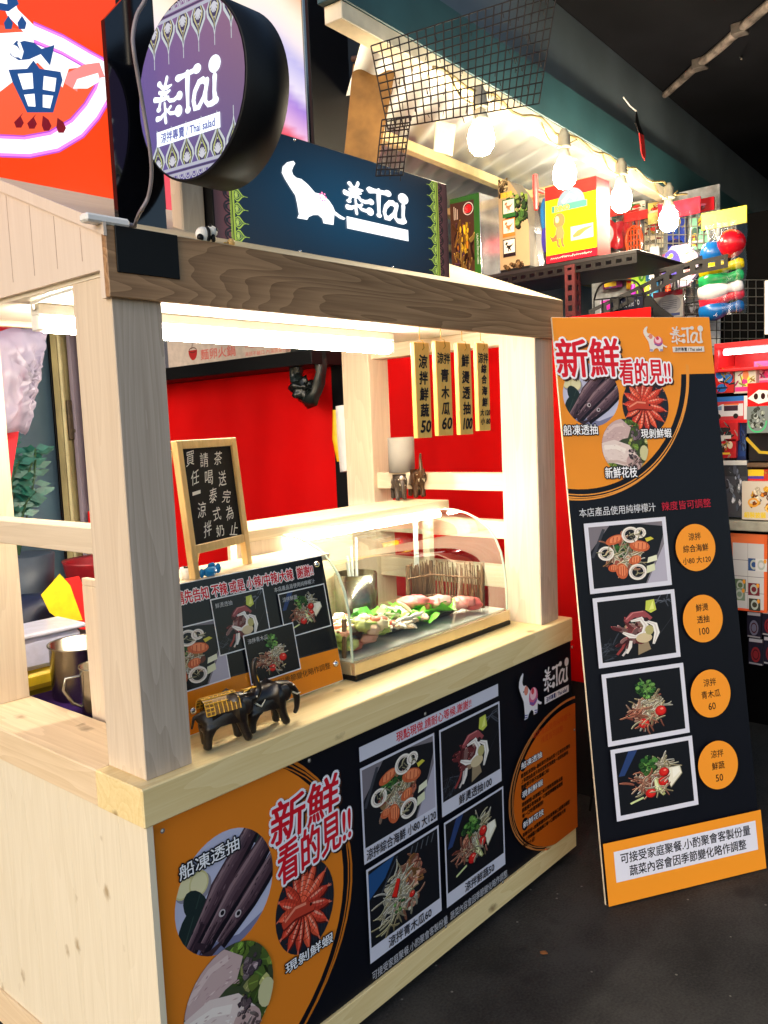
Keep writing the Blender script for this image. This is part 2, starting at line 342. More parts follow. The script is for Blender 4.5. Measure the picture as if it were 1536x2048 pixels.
def pic_seafood(a):
    a.poly(rect(0, 0, 1, 1), (120, 114, 122)); a.poly([(.0, .0), (.70, .0), (.92, .52), (1, .78), (1, .92), (.62, 1), (.28, 1), (.0, .6)], (24, 26, 32))
    a.poly([(.72, .0), (1, .0), (1, .62)], (176, 172, 188)); a.strip([(.02, .5), (.2, .95)], .04, (60, 62, 70))
    heap(a, .46, .48, .27, .27, PINK+PALE+[(150, 120, 80)], 60); strands(a, 26, .45, .5, .24, .24, PINK+[(150, 110, 70)], .2, .03); leaves(a, 34, .4, .62, .14, .11, GREEN, .055)
    strands(a, 40, .47, .45, .14, .16, PALE, .22, .016)
    for x, y, rx, ry, ro in ((.33, .76, .13, .07, .4), (.66, .62, .14, .09, -.3), (.39, .24, .08, .13, .1), (.58, .4, .09, .07, .5), (.28, .3, .07, .06, 0)):
        a.poly(ell(x, y, rx, ry, 16, ro), (196, 96, 58)); a.poly(ell(x+.01, y+.01, rx*.75, ry*.7, 14, ro), (224, 134, 90))
        for k in range(4): a.strip([(x-rx*.6+k*rx*.4, y-ry*.6), (x-rx*.5+k*rx*.4, y+ry*.6)], .012, (176, 74, 44))
    for x, y, r in ((.55, .82, .10), (.20, .55, .085), (.60, .2, .10), (.68, .84, .06)):
        a.ring(x, y, r, r*1.1, .045, (232, 226, 216)); a.ring(x, y, r*.92, r, .012, (196, 180, 170))
        strands(a, 4, x, y, r*.4, r*.4, [(200, 190, 150)], .12, .012)
    a.poly([(.74, .33), (.88, .36), (.88, .45), (.76, .42)], (226, 226, 196)); a.poly([(.72, .16), (.84, .2), (.84, .31), (.73, .28)], (214, 216, 180))
    a.poly([(.76, .68), (.86, .72), (.82, .76), (.74, .74)], (206, 196, 70))
def pic_squid(a):
    a.poly(rect(0, 0, 1, 1), (22, 23, 28)); strands(a, 30, .12, .18, .12, .14, [(70, 76, 88), (48, 52, 62)], .2, .012, .3); strands(a, 8, .88, .9, .12, .03, [(110, 116, 130)], .25, .012, .2)
    a.strip([(.62, .12), (1, .62)], .008, (52, 54, 60)); a.poly([(.48, .05), (.66, .12), (.62, .3), (.5, .3)], (150, 132, 104))
    a.strip([(.32, .3), (.28, .2), (.2, .1)], .035, (148, 60, 58)); a.strip([(.36, .3), (.33, .15), (.27, .07)], .03, (200, 190, 186))
    heap(a, .5, .44, .2, .18, [(200, 180, 160), (150, 70, 74), (180, 150, 120)], 40); strands(a, 24, .42, .46, .14, .14, [(150, 62, 66), (170, 84, 84), (206, 150, 146), (110, 40, 46)], .22, .05)
    a.strip([(.35, .62), (.45, .72), (.6, .72), (.7, .62)], [.06, .1, .1, .05], (150, 72, 76)); a.strip([(.36, .66), (.46, .755), (.6, .76)], .02, (196, 120, 120))
    for q in (((.42, .62), (.56, .64), (.62, .52), (.58, .4), (.46, .36)), ((.62, .6), (.74, .52), (.76, .38), (.7, .2)), ((.3, .45), (.4, .38), (.5, .34))):
        a.strip(q, [.03]+[.075]*(len(q)-2)+[.03], (236, 232, 224)); a.strip(q, .02, (214, 206, 200))
    a.poly(ell(.58, .32, .11, .08, 14), (206, 188, 150)); a.poly(ell(.66, .44, .06, .08, 12), (176, 168, 110))
    a.strip([(.4, .3), (.38, .2), (.33, .1)], [.04, .05, .03], (226, 220, 212)); a.poly(ell(.63, .62, .035, .035, 10), (50, 30, 34))
    a.poly([(.63, .78), (.7, .72), (.78, .76), (.76, .94), (.65, .93)], (196, 206, 84)); a.poly([(.68, .77), (.75, .78), (.74, .92)], (224, 230, 130))
def heap(a, cx, cy, rx, ry, cols, n=40):
    """the solid mass of a salad under its loose strips"""
    for _ in range(n):
        t = j(0, 6.28); q = math.sqrt(j(0, 1))*.8; c = rnd.choice(cols); f = j(.6, .95); a.poly(ell(cx+rx*q*math.cos(t), cy+ry*q*math.sin(t), rx*j(.15, .32), ry*j(.12, .3), 9, j(0, 3)), tuple(v*f for v in c)); a.d -= STEP*.8
def tomato(a, x, y, r):
    a.poly(ell(x+.008, y-.012, r*1.06, r*1.06, 16), (70, 12, 14)); a.poly(ell(x, y, r, r*1.05, 18), (188, 24, 24)); a.poly(ell(x+r*.1, y+r*.12, r*.75, r*.78, 16), (212, 40, 34)); a.poly(ell(x+r*.25, y+r*.35, r*.3, r*.24, 10), (240, 140, 122))
def pic_papaya(a):
    a.poly(rect(0, 0, 1, 1), (20, 22, 28)); a.poly([(0, .62), (0, .95), (.36, 1), (.22, .78)], (34, 76, 128)); a.strip([(.16, .6), (.4, .96)], .02, (60, 66, 76))
    for k in range(5): a.strip([(.62+k*.08, .97), (.58+k*.08, .86)], .012, (90, 96, 104))
    heap(a, .56, .6, .2, .24, PINK+[(196, 130, 70), (176, 110, 60)], 50); heap(a, .36, .46, .18, .28, PALE, 46); heap(a, .5, .26, .2, .12, PALE+PINK, 26)
    strands(a, 34, .58, .64, .16, .2, PINK+[(206, 140, 80)], .18, .03, 2); strands(a, 60, .36, .46, .16, .27, PALE+[(246, 242, 230)], .26, .022, 1.6)
    a.poly([(.30, .46), (.38, .68), (.43, .64), (.37, .42)], (120, 16, 14)); a.poly([(.30, .48), (.38, .68), (.42, .64), (.36, .44)], (214, 36, 26)); strands(a, 20, .5, .26, .18, .1, PINK+PALE, .2, .024, 2); strands(a, 14, .3, .2, .14, .08, PALE, .26, .018); leaves(a, 8, .4, .32, .1, .1, GREEN, .03); tomato(a, .58, .34, .04)
def pic_herb(a):
    a.poly(rect(0, 0, 1, 1), (18, 20, 26)); heap(a, .48, .38, .24, .18, PALE+PINK, 60); heap(a, .56, .5, .18, .14, PALE, 34)
    strands(a, 46, .48, .38, .2, .16, PALE+PINK, .2, .022, 2); strands(a, 40, .6, .5, .15, .13, PALE, .2, .016, 1.5); strands(a, 22, .34, .38, .13, .12, PINK, .18, .028, 2)
    leaves(a, 46, .5, .74, .14, .14, GREEN+[(110, 160, 80)], .055); a.strip([(.52, .6), (.5, .8), (.44, .92)], .014, (90, 130, 70))
    tomato(a, .68, .36, .075); tomato(a, .44, .2, .07); strands(a, 14, .52, .2, .18, .06, PALE+PINK, .2, .018, 1)
def pic_veg(a):
    a.poly(rect(0, 0, 1, 1), (18, 20, 26)); a.poly([(.02, .62), (.1, .62), (.3, 1), (.18, 1)], (40, 62, 110)); heap(a, .46, .48, .22, .22, PALE+PINK, 60); heap(a, .6, .68, .13, .12, PALE, 26)
    strands(a, 40, .45, .48, .18, .18, PALE+PINK, .2, .024, 2); strands(a, 30, .62, .7, .11, .1, PALE, .2, .02, 1.4)
    leaves(a, 46, .42, .72, .13, .14, GREEN, .055); strands(a, 22, .32, .44, .12, .1, PINK, .2, .024, 2)
    a.poly([(.70, .29), (.87, .49), (.85, .62), (.7, .62), (.65, .44)], (150, 144, 120)); a.poly([(.7, .31), (.86, .5), (.84, .62), (.7, .62), (.66, .45)], (232, 226, 204)); a.poly([(.74, .44), (.84, .53), (.82, .6), (.74, .6)], (242, 238, 222)); a.strip([(.5, .5), (.52, .34), (.6, .2)], [.04, .08, .04], (166, 172, 110)); a.strip([(.49, .5), (.51, .35), (.58, .22)], [.02, .05, .02], (222, 226, 176))
    tomato(a, .62, .57, .066); tomato(a, .6, .42, .066); tomato(a, .42, .27, .068)
    a.strip([(.14, .16), (.32, .22)], .03, (198, 210, 150)); strands(a, 12, .55, .34, .12, .1, PALE+[(230, 150, 130)], .18, .02)
def photo(a, x0, y0, x1, y1, fn):
    T, C = a.T, a.clip; a.clip = rect(x0, y0, x1, y1); a.T = (x0, y0, x1-x0, y1-y0, 0); d = a.d; fn(a); a.T, a.clip = T, C; a.d = d + STEP*260
def circ(a, cx, cy, rx, ry, fn):
    T, C = a.T, a.clip; a.clip = ell(cx, cy, rx, ry, 40); a.T = (cx-rx, cy-ry, 2*rx, 2*ry, 0); d = a.d; fn(a); a.T, a.clip = T, C; a.d = d + STEP*120
def pic_boat(a):
    a.poly(rect(0, 0, 1, 1), (186, 188, 214)); a.poly([(0, 0), (1, 0), (1, .2), (.6, .08), (.3, .14), (0, .3)], (120, 122, 156))
    for x, y in ((.09, .72), (.24, .68)): a.poly(ell(x+.02, y-.03, .1, .11, 18), (140, 136, 150)); a.poly(ell(x, y, .095, .105, 18), (206, 196, 140)); a.poly(ell(x, y, .08, .09, 18), (222, 214, 170))
    for x, y, r in ((.2, .5, .5), (.12, .34, -.4), (.88, .86, 1.0)): a.poly(ell(x, y, .1, .17, 16, r), (30, 44, 44)); a.strip([(x-.05, y-.1), (x+.05, y+.1)], .01, (50, 66, 62))
    for (p, q, r, w) in (((.10, .16), (.42, .56), (.86, .98), .16), ((.22, .12), (.58, .48), (1.02, .82), .17), ((.40, .10), (.72, .34), (1.05, .60), .14)):
        m1, m2 = ((p[0]+q[0])/2, (p[1]+q[1])/2), ((r[0]+q[0])/2, (r[1]+q[1])/2); P = [p, m1, q, m2, r]
        a.strip([(u+.02, v-.035) for u, v in P], [w*.5, w*.8, w*1.1, w*1.1, w*.7], (22, 18, 28)); a.strip(P, [w*.3, w*.65, w*1.1, w, w*.9], (70, 50, 60))
        for o, ww, c in ((.012, .62, (88, 66, 76)), (.022, .38, (108, 84, 92)), (.03, .18, (138, 112, 118))): a.strip([(u-o, v+o*1.3) for u, v in P], [w*ww*.2, w*ww*.6, w*ww, w*ww, w*ww*.4], c)
        for t in range(4): a.strip([(m1[0]+j(-.02, .02), m1[1]+j(-.03, .02)), (p[0]+j(-.03, .05), p[1]+j(-.04, .03))], [.03, .012], rnd.choice([(58, 42, 52), (96, 74, 82), (44, 32, 42)]))
        mottle(a, P, w*.85, [(54, 38, 48), (84, 62, 72), (112, 88, 96)], 34, .05)
    for x, y in ((.44, .34), (.60, .26)): a.poly(ell(x, y, .034, .032, 12), (190, 180, 184)); a.poly(ell(x+.004, y, .02, .02, 10), (24, 20, 26))
    a.strip([(.1, .1), (.3, .06), (.42, .1)], [.02, .06, .03], (58, 44, 52)); a.strip([(.16, .2), (.26, .14)], .05, (52, 38, 48))
def pic_shrimp(a):
    a.poly(rect(0, 0, 1, 1), (30, 34, 44))
    for k in range(10): a.strip([(.5+k*.05, 0), (.5+k*.05, 1)], .008, (44, 48, 58))
    for an, l in ((100, .46), (75, .46), (55, .5), (125, .4), (30, .5), (8, .48), (-14, .5), (150, .4), (-36, .52), (-58, .5), (-80, .5), (-102, .46), (-125, .44), (-150, .4), (178, .38)):
        t = R(an); c, q = math.cos(t), math.sin(t); cx, cy = .42, .52; pts = [(cx+c*l*f*.98, cy+q*l*f*.98) for f in (.12, .35, .6, .82, 1)]
        col = rnd.choice([(186, 58, 40), (202, 78, 52), (172, 50, 36)])
        a.strip([(p[0]+.012, p[1]-.018) for p in pts], [.07, .14, .15, .11, .04], (84, 22, 18)); a.strip(pts, [.07, .13, .13, .1, .03], col); a.strip([(p[0]-q*.012, p[1]+c*.012) for p in pts], [.03, .07, .07, .05, .01], tuple(min(255, v*1.15+10) for v in col)); a.strip([(p[0]-q*.026, p[1]+c*.026) for p in pts[1:4]], [.014, .028, .012], (238, 160, 136))
        for f in (.25, .37, .49, .61, .73): a.strip([(cx+c*l*f-q*.055, cy+q*l*f+c*.055), (cx+c*l*(f+.02), cy+q*l*(f+.02)), (cx+c*l*f+q*.055, cy+q*l*f-c*.055)], .008, (140, 36, 28))
        for _ in range(3): a.strip([pts[-1], (pts[-1][0]+c*.05+j(-.03, .03), pts[-1][1]+q*.05+j(-.03, .03))], [.02, .006], (214, 110, 86))
    mottle(a, [(.1, .5), (.9, .5)], .8, [(120, 30, 24), (226, 130, 104), (150, 44, 34)], 24, .04); a.strip([(.1, .42), (.3, .50), (.5, .48), (.64, .42)], [.08, .16, .15, .05], (110, 28, 22)); a.strip([(.1, .44), (.3, .52), (.5, .5), (.64, .44)], [.08, .15, .14, .05], (188, 62, 44)); a.strip([(.14, .48), (.32, .56), (.5, .54)], .03, (230, 138, 112))
    a.poly(ell(.58, .5, .02, .02, 8), (20, 10, 10))
def pic_cuttle(a):
    a.poly(rect(0, 0, 1, 1), (60, 70, 46)); leaves(a, 26, .8, .5, .25, .45, [(96, 122, 50), (130, 152, 66), (70, 92, 40), (176, 176, 110)], .12); leaves(a, 14, .2, .12, .25, .12, [(120, 146, 54), (150, 170, 80)], .11); leaves(a, 12, .7, .94, .2, .08, [(110, 140, 56), (84, 110, 44)], .1)
    a.strip([(.0, .62), (.2, .74), (.45, .82), (.62, .74)], [.3, .4, .38, .2], (196, 168, 166)); a.strip([(.05, .72), (.3, .88), (.5, .9)], .06, (214, 190, 186))
    a.strip([(.0, .4), (.25, .42), (.5, .34), (.7, .2)], [.36, .42, .4, .24], (222, 204, 198)); a.strip([(.05, .5), (.3, .5), (.5, .42)], .08, (236, 224, 216)); a.strip([(.0, .24), (.3, .24), (.5, .18)], .05, (196, 170, 162))
    mottle(a, [(.0, .66), (.3, .78), (.6, .74)], .3, [(186, 154, 154), (222, 200, 196), (170, 136, 140)], 30, .05); mottle(a, [(.0, .4), (.3, .4), (.6, .3)], .36, [(206, 184, 178), (236, 226, 220), (196, 170, 166)], 36, .05)
    a.poly(ell(.66, .2, .17, .14, 16, -.4), (190, 160, 156)); leaves(a, 14, .64, .36, .08, .1, [(84, 70, 74), (60, 48, 54), (130, 112, 114)], .05); leaves(a, 16, .76, .7, .1, .09, [(110, 92, 100), (150, 132, 136), (84, 70, 80)], .06)
    strands(a, 14, .7, .16, .14, .1, [(214, 190, 184), (160, 130, 128)], .14, .03); a.poly(ell(.9, .36, .1, .14, 14), (200, 196, 150))
# the shop's marks ---------------------------------------------------------------------
ELE = [(.61, 2.274), (.616, 2.269), (.609, 2.26), (.603, 2.249), (.607, 2.24), (.618, 2.235), (.635, 2.235), (.656, 2.226), (.681, 2.21), (.707, 2.21), (.729, 2.2), (.744, 2.187), (.751, 2.175), (.77, 2.168), (.79, 2.163), (.784, 2.158), (.769, 2.159), (.748, 2.166), (.743, 2.139), (.706, 2.138), (.703, 2.149), (.688, 2.156), (.67, 2.153), (.654, 2.146), (.648, 2.138), (.614, 2.137), (.62, 2.147), (.616, 2.171), (.611, 2.191), (.594, 2.208), (.578, 2.225), (.569, 2.238), (.573, 2.253), (.588, 2.266)]
ELE = [((x-.569)/.221, (y-2.137)/.137) for x, y in ELE]
def elephant_mark(a, x0, y0, x1, y1, white, details=True):
    T = a.T; a.T = (x0, y0, x1-x0, y1-y0, 0); a.poly(ELE, white, tess=True)
    if details:
        a.poly(ell(.31, .60, .09, .10, 14), (214, 130, 110)); a.poly(ell(.62, .40, .20, .20, 16), (206, 96, 130)); a.poly(ell(.62, .46, .14, .13, 14), (236, 190, 200)); a.poly(ell(.60, .52, .07, .07, 10), (206, 60, 74)); a.strip([(.45, .3), (.62, .24), (.78, .32)], .06, (120, 84, 150))
        for x in (.22, .66): a.strip([(x, .09), (x+.13, .07)], .025, (90, 84, 150)); a.strip([(x, .04), (x+.13, .03)], .025, (90, 84, 150))
        a.poly(ell(.2, .6, .02, .02, 8), (30, 20, 30))
    else:
        for k in range(7): a.poly(ell(.63+.05*math.cos(k*.9), .49+.07*math.sin(k*.9), .014, .022, 8), (1.9, .4, .8))
    a.T = T
def logo_mark(a, x0, y0, x1, white, bar_text=(40, 50, 110), bar=True, faint=False, ys=1.0):
    """the brushed shop name over a white bar; x0,y0 is the bar's lower left corner"""
    W = x1-x0; T = a.T; a.T = (x0, y0, W, W, 0)
    def q(X, Y): u = (X-360)/745; return (u, ((1180-.3154*(X-360)-Y)/745)*.72*ys+.185*ys**.5)
    def st(pts, w, k=.86):
        a.strip([q(*p) for p in pts], [v/745*k for v in w], white, cap=True)
    def bl(X, Y, rx, ry): a.poly(ell(*q(X, Y), rx/745, ry/745*.72*ys, 18), white)
    st([(640, 480), (700, 455), (780, 420), (860, 385)], [60, 40, 40, 40]); bl(640, 475, 36, 46); bl(862, 380, 46, 66)
    st([(752, 430), (746, 600), (745, 760), (745, 915)], [62, 56, 44, 40]); bl(745, 915, 32, 48)
    st([(960, 570), (925, 535), (880, 560), (830, 680), (812, 800), (826, 900), (870, 890), (930, 760), (968, 600)], [50, 54, 50, 50, 50, 54, 46, 42, 44])
    st([(972, 545), (950, 700), (948, 820), (975, 865), (1020, 850), (1050, 820)], [50, 46, 44, 44, 50, 60])
    st([(1056, 505), (1052, 600), (1048, 700), (1056, 800)], [56, 46, 46, 60]); bl(1058, 815, 36, 52); bl(1058, 345, 66, 114)
    st([(412, 535), (450, 590), (505, 590), (560, 556)], [50, 44, 42, 18], .72); bl(412, 532, 26, 40)
    st([(410, 650), (460, 668), (505, 655), (540, 628)], [40, 40, 36, 20], .72); st([(350, 745), (420, 748), (480, 735), (520, 715)], [56, 46, 40, 24], .72)
    st([(508, 455), (488, 540), (455, 630), (425, 740), (398, 880)], [46, 42, 40, 38, 40], .72); bl(395, 885, 28, 36)
    st([(470, 680), (535, 770), (585, 765), (640, 715)], [30, 40, 40, 44], .72); bl(652, 712, 36, 62)
    st([(470, 800), (476, 900), (470, 980), (478, 1060)], [30, 40, 46, 46], .72); st([(372, 1015), (420, 1000), (470, 930)], [56, 44, 26], .72)
    st([(490, 890), (535, 945), (585, 940), (630, 910)], [28, 36, 36, 46], .72); bl(636, 918, 44, 80); st([(545, 850), (505, 905)], [30, 24], .72)
    a.T = T
    if bar:
        bh = .165*ys**.5; a.poly(rect(x0, y0, x1, y0+W*bh), white)
        if faint: a.text('涼拌專賣 / Thai salad', x0+W*.2, y0+W*bh*.3, x1-W*.1, y0+W*bh*.72, (1.2, 1.35, 1.6))
        else: a.text('涼拌專賣 / Thai salad', x0+W*.07, y0+W*bh*.15, x1-W*.08, y0+W*bh*.85, bar_text, bold=W*.003)
def petals(a, x, y, w, h, n, along, out, dark, cols):
    """a row of pointed lotus petals; along and out are unit vectors in the print"""
    for k in range(n):
        bx, by = x+along[0]*w*(k+.5), y+along[1]*w*(k+.5)
        def P(u, v): return (bx+along[0]*u*w+out[0]*v*h, by+along[1]*u*w+out[1]*v*h)
        def drop(s_, v0, v1): 
            L = [(-.3*s_, 0), (-.48*s_, .22), (-.44*s_, .4), (-.25*s_, .58), (-.08*s_, .74), (0, .98), (.08*s_, .74), (.25*s_, .58), (.44*s_, .4), (.48*s_, .22), (.3*s_, 0)]
            return [P(u, v0+v*(v1-v0)) for u, v in L]
        a.poly(drop(1, 0, 1), cols[0], tess=True); a.poly(drop(.78, 0, .86), dark, tess=True); a.poly(drop(.62, .0, .76), cols[1], tess=True); a.poly(drop(.46, .0, .68), dark, tess=True)
        for t in range(-3, 4):
            an = t*.38; a.strip([P(0, .06), P(.26*math.sin(an), .06+.28*math.cos(an))], w*.07, cols[2])
        a.strip([P(0, .95), P(0, 1.2)], w*.04, cols[0]); a.poly(ell(*P(0, .46), w*.035, n=8), cols[2])
def scallops(a, x, y, w, n, along, out, col):
    for k in range(n):
        bx, by = x+along[0]*w*(k+.5), y+along[1]*w*(k+.5)
        for rr, lw in ((.46, .12), (.26, .1)):
            pts = [(bx+along[0]*w*rr*math.cos(t)+out[0]*w*rr*1.3*math.sin(t), by+along[1]*w*rr*math.cos(t)+out[1]*w*rr*1.3*math.sin(t)) for t in [math.pi*i/8 for i in range(9)]]
            a.strip(pts, w*lw, col)
# ================================================================== SETTING
def asphalt():
    m, t, b = nmat('worn_asphalt'); N, K = t.nodes, t.links; tc = N.new('ShaderNodeTexCoord')
    n1 = N.new('ShaderNodeTexNoise'); n1.inputs['Scale'].default_value = 2.2; n1.inputs['Detail'].default_value = 8; n1.inputs['Roughness'].default_value = .65; K.new(tc.outputs['Object'], n1.inputs[0])
    n2 = N.new('ShaderNodeTexNoise'); n2.inputs['Scale'].default_value = 130; n2.inputs['Detail'].default_value = 4; K.new(tc.outputs['Object'], n2.inputs[0])
    mx = N.new('ShaderNodeMath'); mx.operation = 'MULTIPLY_ADD'; mx.inputs[1].default_value = .40; K.new(n2.outputs[0], mx.inputs[0]); 
    m2 = N.new('ShaderNodeMath'); m2.operation = 'MULTIPLY'; m2.inputs[1].default_value = .66; K.new(n1.outputs[0], m2.inputs[0]); K.new(m2.outputs[0], mx.inputs[2])
    r = N.new('ShaderNodeValToRGB'); e = r.color_ramp.elements; e[0].position = .43; e[0].color = (.003, .003, .0028, 1); e[1].position = .64; e[1].color = (.034, .032, .029, 1)
    K.new(mx.outputs[0], r.inputs[0])
    v = N.new('ShaderNodeTexVoronoi'); v.inputs['Scale'].default_value = 34; K.new(tc.outputs['Object'], v.inputs[0])
    wn = N.new('ShaderNodeTexWhiteNoise'); K.new(v.outputs['Position'], wn.inputs[0]); g = N.new('ShaderNodeMath'); g.operation = 'GREATER_THAN'; g.inputs[1].default_value = .93; K.new(wn.outputs[0], g.inputs[0])
    l = N.new('ShaderNodeMath'); l.operation = 'LESS_THAN'; l.inputs[1].default_value = .13; K.new(v.outputs['Distance'], l.inputs[0])
    p = N.new('ShaderNodeMath'); p.operation = 'MULTIPLY'; K.new(g.outputs[0], p.inputs[0]); K.new(l.outputs[0], p.inputs[1])
    mc = N.new('ShaderNodeMix'); mc.data_type = 'RGBA'; K.new(p.outputs[0], mc.inputs[0]); K.new(r.outputs[0], mc.inputs[6]); mc.inputs[7].default_value = (.16, .15, .13, 1)
    st = N.new('ShaderNodeTexNoise'); st.inputs['Scale'].default_value = 5; st.inputs['Detail'].default_value = 2; K.new(tc.outputs['Object'], st.inputs[0])
    sr = N.new('ShaderNodeMapRange'); sr.inputs[1].default_value = .62; sr.inputs[2].default_value = .68; sr.inputs[3].default_value = 1; sr.inputs[4].default_value = .45; K.new(st.outputs[0], sr.inputs[0])
    mm = N.new('ShaderNodeMix'); mm.data_type = 'RGBA'; mm.blend_type = 'MULTIPLY'; mm.inputs[0].default_value = 1; K.new(mc.outputs[2], mm.inputs[6]); K.new(sr.outputs[0], mm.inputs[7])
    K.new(mm.outputs[2], b.inputs['Base Color']); b.inputs['Roughness'].default_value = .75
    bp = N.new('ShaderNodeBump'); bp.inputs['Strength'].default_value = .6; bp.inputs['Distance'].default_value = .006; K.new(mx.outputs[0], bp.inputs['Height']); K.new(bp.outputs[0], b.inputs['Normal']); return m
mb = MB(); mb.face([(-60, -60, 0), (60, -60, 0), (60, 60, 0), (-60, 60, 0)])
g = mb.obj('ground', asphalt()); tag(g, kind='structure')

# ================================================================== THE FOOD STALL
stall = thing('food_stall', (.9, .5, 0), 'pale timber food stall with square posts, pitched roof and knotty pine counter', 'food stall')
def part(mb, name, mat, root=stall, label=None):
    o = mb.obj(name, mat, root)
    if label: o['label'] = label
    return o
# base
mb = MB(); n = 9; w = .965/n
for i in range(n): mb.box((.012, .012+i*w, .135), (.028, .012+(i+1)*w-.0006, .816), .0006)
part(mb, 'side_panel', M['pine_v'])
mb = MB(); mb.box((.006, .010, .035), (.03, .985, .135), .002); part(mb, 'skirting_board', M['pine_y'])
mb = MB(); mb.box((.03, .03, .05), (1.8, .98, .80), 0); part(mb, 'base_body', M['pine_v'])
mb = MB(); mb.box((.008, .012, .0278), (1.806, .0295, .1028), .002); part(mb, 'base_rail', M['pine_x'])
mb = MB(); mb.box((.013, .0135, .104), (.0265, .0295, .8155), .001); part(mb, 'corner_trim', M['pine_v'])
# counter
mb = MB(); mb.box((0, 0, .816), (1.788, .178, .9), .003); part(mb, 'counter_front', M['pine_x'])
mb = MB(); mb.box((.0012, .1785, .8165), (.184, 1.0, .8995), .003); part(mb, 'counter_end', M['pine_y'])
mb = MB(); mb.box((1.6, .1785, .8165), (1.7865, 1.0, .8995), .003); part(mb, 'counter_end', M['pine_y'])
mb = MB(); mb.box((.1842, .1785, .80), (1.5998, .99, .866), .001); part(mb, 'worktop', M['steel'])
# posts: one laminate, the street face's dimmer light painted into a greyer facing
def post(x0, x1, y0, y1, z1, front):
    mb = MB(); mb.box((x0, y0+.0012, .9002), (x1, y1, z1), .002); p = part(mb, 'post', M['maple_v'])
    mb = MB(); mb.box((x0+.0004, y0-.002, .9006), (x1-.0004, y0+.001, z1-.002), .0006); part(mb, 'post_facing', M['dim_v'] if front else M['maple_v'], p)
post(.0327, .1478, .033, .176, 1.93, True); post(1.627, 1.7422, .033, .176, 1.93, True)
post(.062, .177, .82, .955, 1.93, False); post(1.627, 1.7422, .785, .93, 1.93, False)
# rails
def rail(x0, y0, z0, x1, y1, z1, mat='maple_y'): mb = MB(); mb.box((x0, y0, z0), (x1, y1, z1), .002); part(mb, 'rail', M[mat])
rail(.0345, .1765, 1.3658, .098, .8195, 1.4223)
for z0, z1 in ((1.3640, 1.4280), (1.1910, 1.2560), (1.0130, 1.0900)): rail(1.65, .1765, z0, 1.70, .7848, z1)
rail(1.64, .1765, 1.876, 1.71, .7848, 1.93)
# beam with its black corner plate
mb = MB(); mb.box((.019, .0145, 1.8847), (1.7935, .0305, 2.02), .0015); bm_ = part(mb, 'front_beam', M['ash_x'])
mb = MB(); mb.box((.0385, .0105, 1.9325), (.184, .0148, 2.0215), .001); part(mb, 'corner_plate', M['black'], bm_, 'black square plate at the beam end')
# gable end: frame, recessed boards
RS = .415; RID = .495; ZR = 2.021 + RS*(RID-.02)
def roofz(y): return 2.021 + RS*((y if y < RID else 2*RID-y)-.02)
def gable(x0, x1):
    mb = MB(); d = .03
    mb.prism([(.0307, 1.8847), (.047, 1.8847), (.047, 1.939), (RID*2-.047, 1.939), (RID*2-.047, 1.8847), (RID*2-.0145, 1.8847), (RID*2-.0145, 2.017), (RID, ZR-.002), (.0307, 2.021)], 'x', x0, x1); g_ = part(mb, 'gable_panel', M['white_board'])
    mb = MB()
    for s_ in (0, 1):
        f = lambda p: p if not s_ else (2*RID-p[0], p[1])
        mb.prism([f(p) for p in ((.012, 1.999), (RID, ZR-.022), (RID, ZR+.003), (.012, 2.024))], 'x', x0-.007, x0-.0003)
    part(mb, 'gable_cap', M['white_board'], g_)
    gm = flat('groove_line', (176, 150, 136), .7)
    for y in (.107, .2047, .302, .40, .50, .60, .70, .80, .90): mb = MB(); mb.box((x0-.0006, y-.0008, 1.965), (x0+.0005, y+.0008, roofz(y)-.026), 0); part(mb, 'board_groove', gm, g_)
gable(.021, .034)
mb = MB()
for s_ in (0, 1):
    f = lambda p: p if not s_ else (2*RID-p[0], p[1])
    mb.prism([f(p) for p in ((.0145, 2.0205), (RID, ZR), (RID, ZR-.014), (.031, 2.013))], 'x', .0345, 1.7925)
part(mb, 'roof', M['maple_x'])
mb = MB(); mb.box((.0345, .031, 1.931), (1.79, .76, 1.94), 0); part(mb, 'ceiling', M['ceiling'])
mb = MB(); mb.box((.0345, .935, 1.94), (1.79, .957, 2.0), .001); part(mb, 'rear_beam', M['maple_x'])
# shelf unit with an open back, left of the glass case
mb = MB(); mb.box((.2, .2265, 1.24), (.80, .40, 1.258), .0015); part(mb, 'shelf_board', M['maple_x'])
mb = MB(); mb.box((.2, .2285, .8665), (.765, .244, 1.2395), .0015); part(mb, 'shelf_front', M['maple_x'])
mb = MB(); mb.box((.2, .2445, .8665), (.216, .53, 1.2395), .0015); mb.box((.2, .4005, 1.2397), (.216, .53, 1.258), .0015); part(mb, 'shelf_side', M['maple_v'])
mb = MB(); mb.box((.60, .402, 1.299), (1.612, .62, 1.331), .002); part(mb, 'upper_shelf', M['maple_x'])
for q_ in (((.62, .405, .8665), (.80, .42, 1.2985)), ((1.545, .45, .8665), (1.575, .48, 1.2985))): mb = MB(); mb.box(*q_, .001); part(mb, 'shelf_upright', M['maple_v'])
mb = MB(); mb.box((.82, .70, .8665), (1.40, .715, 1.27), .001); part(mb, 'rear_panel', M['maple_x'])

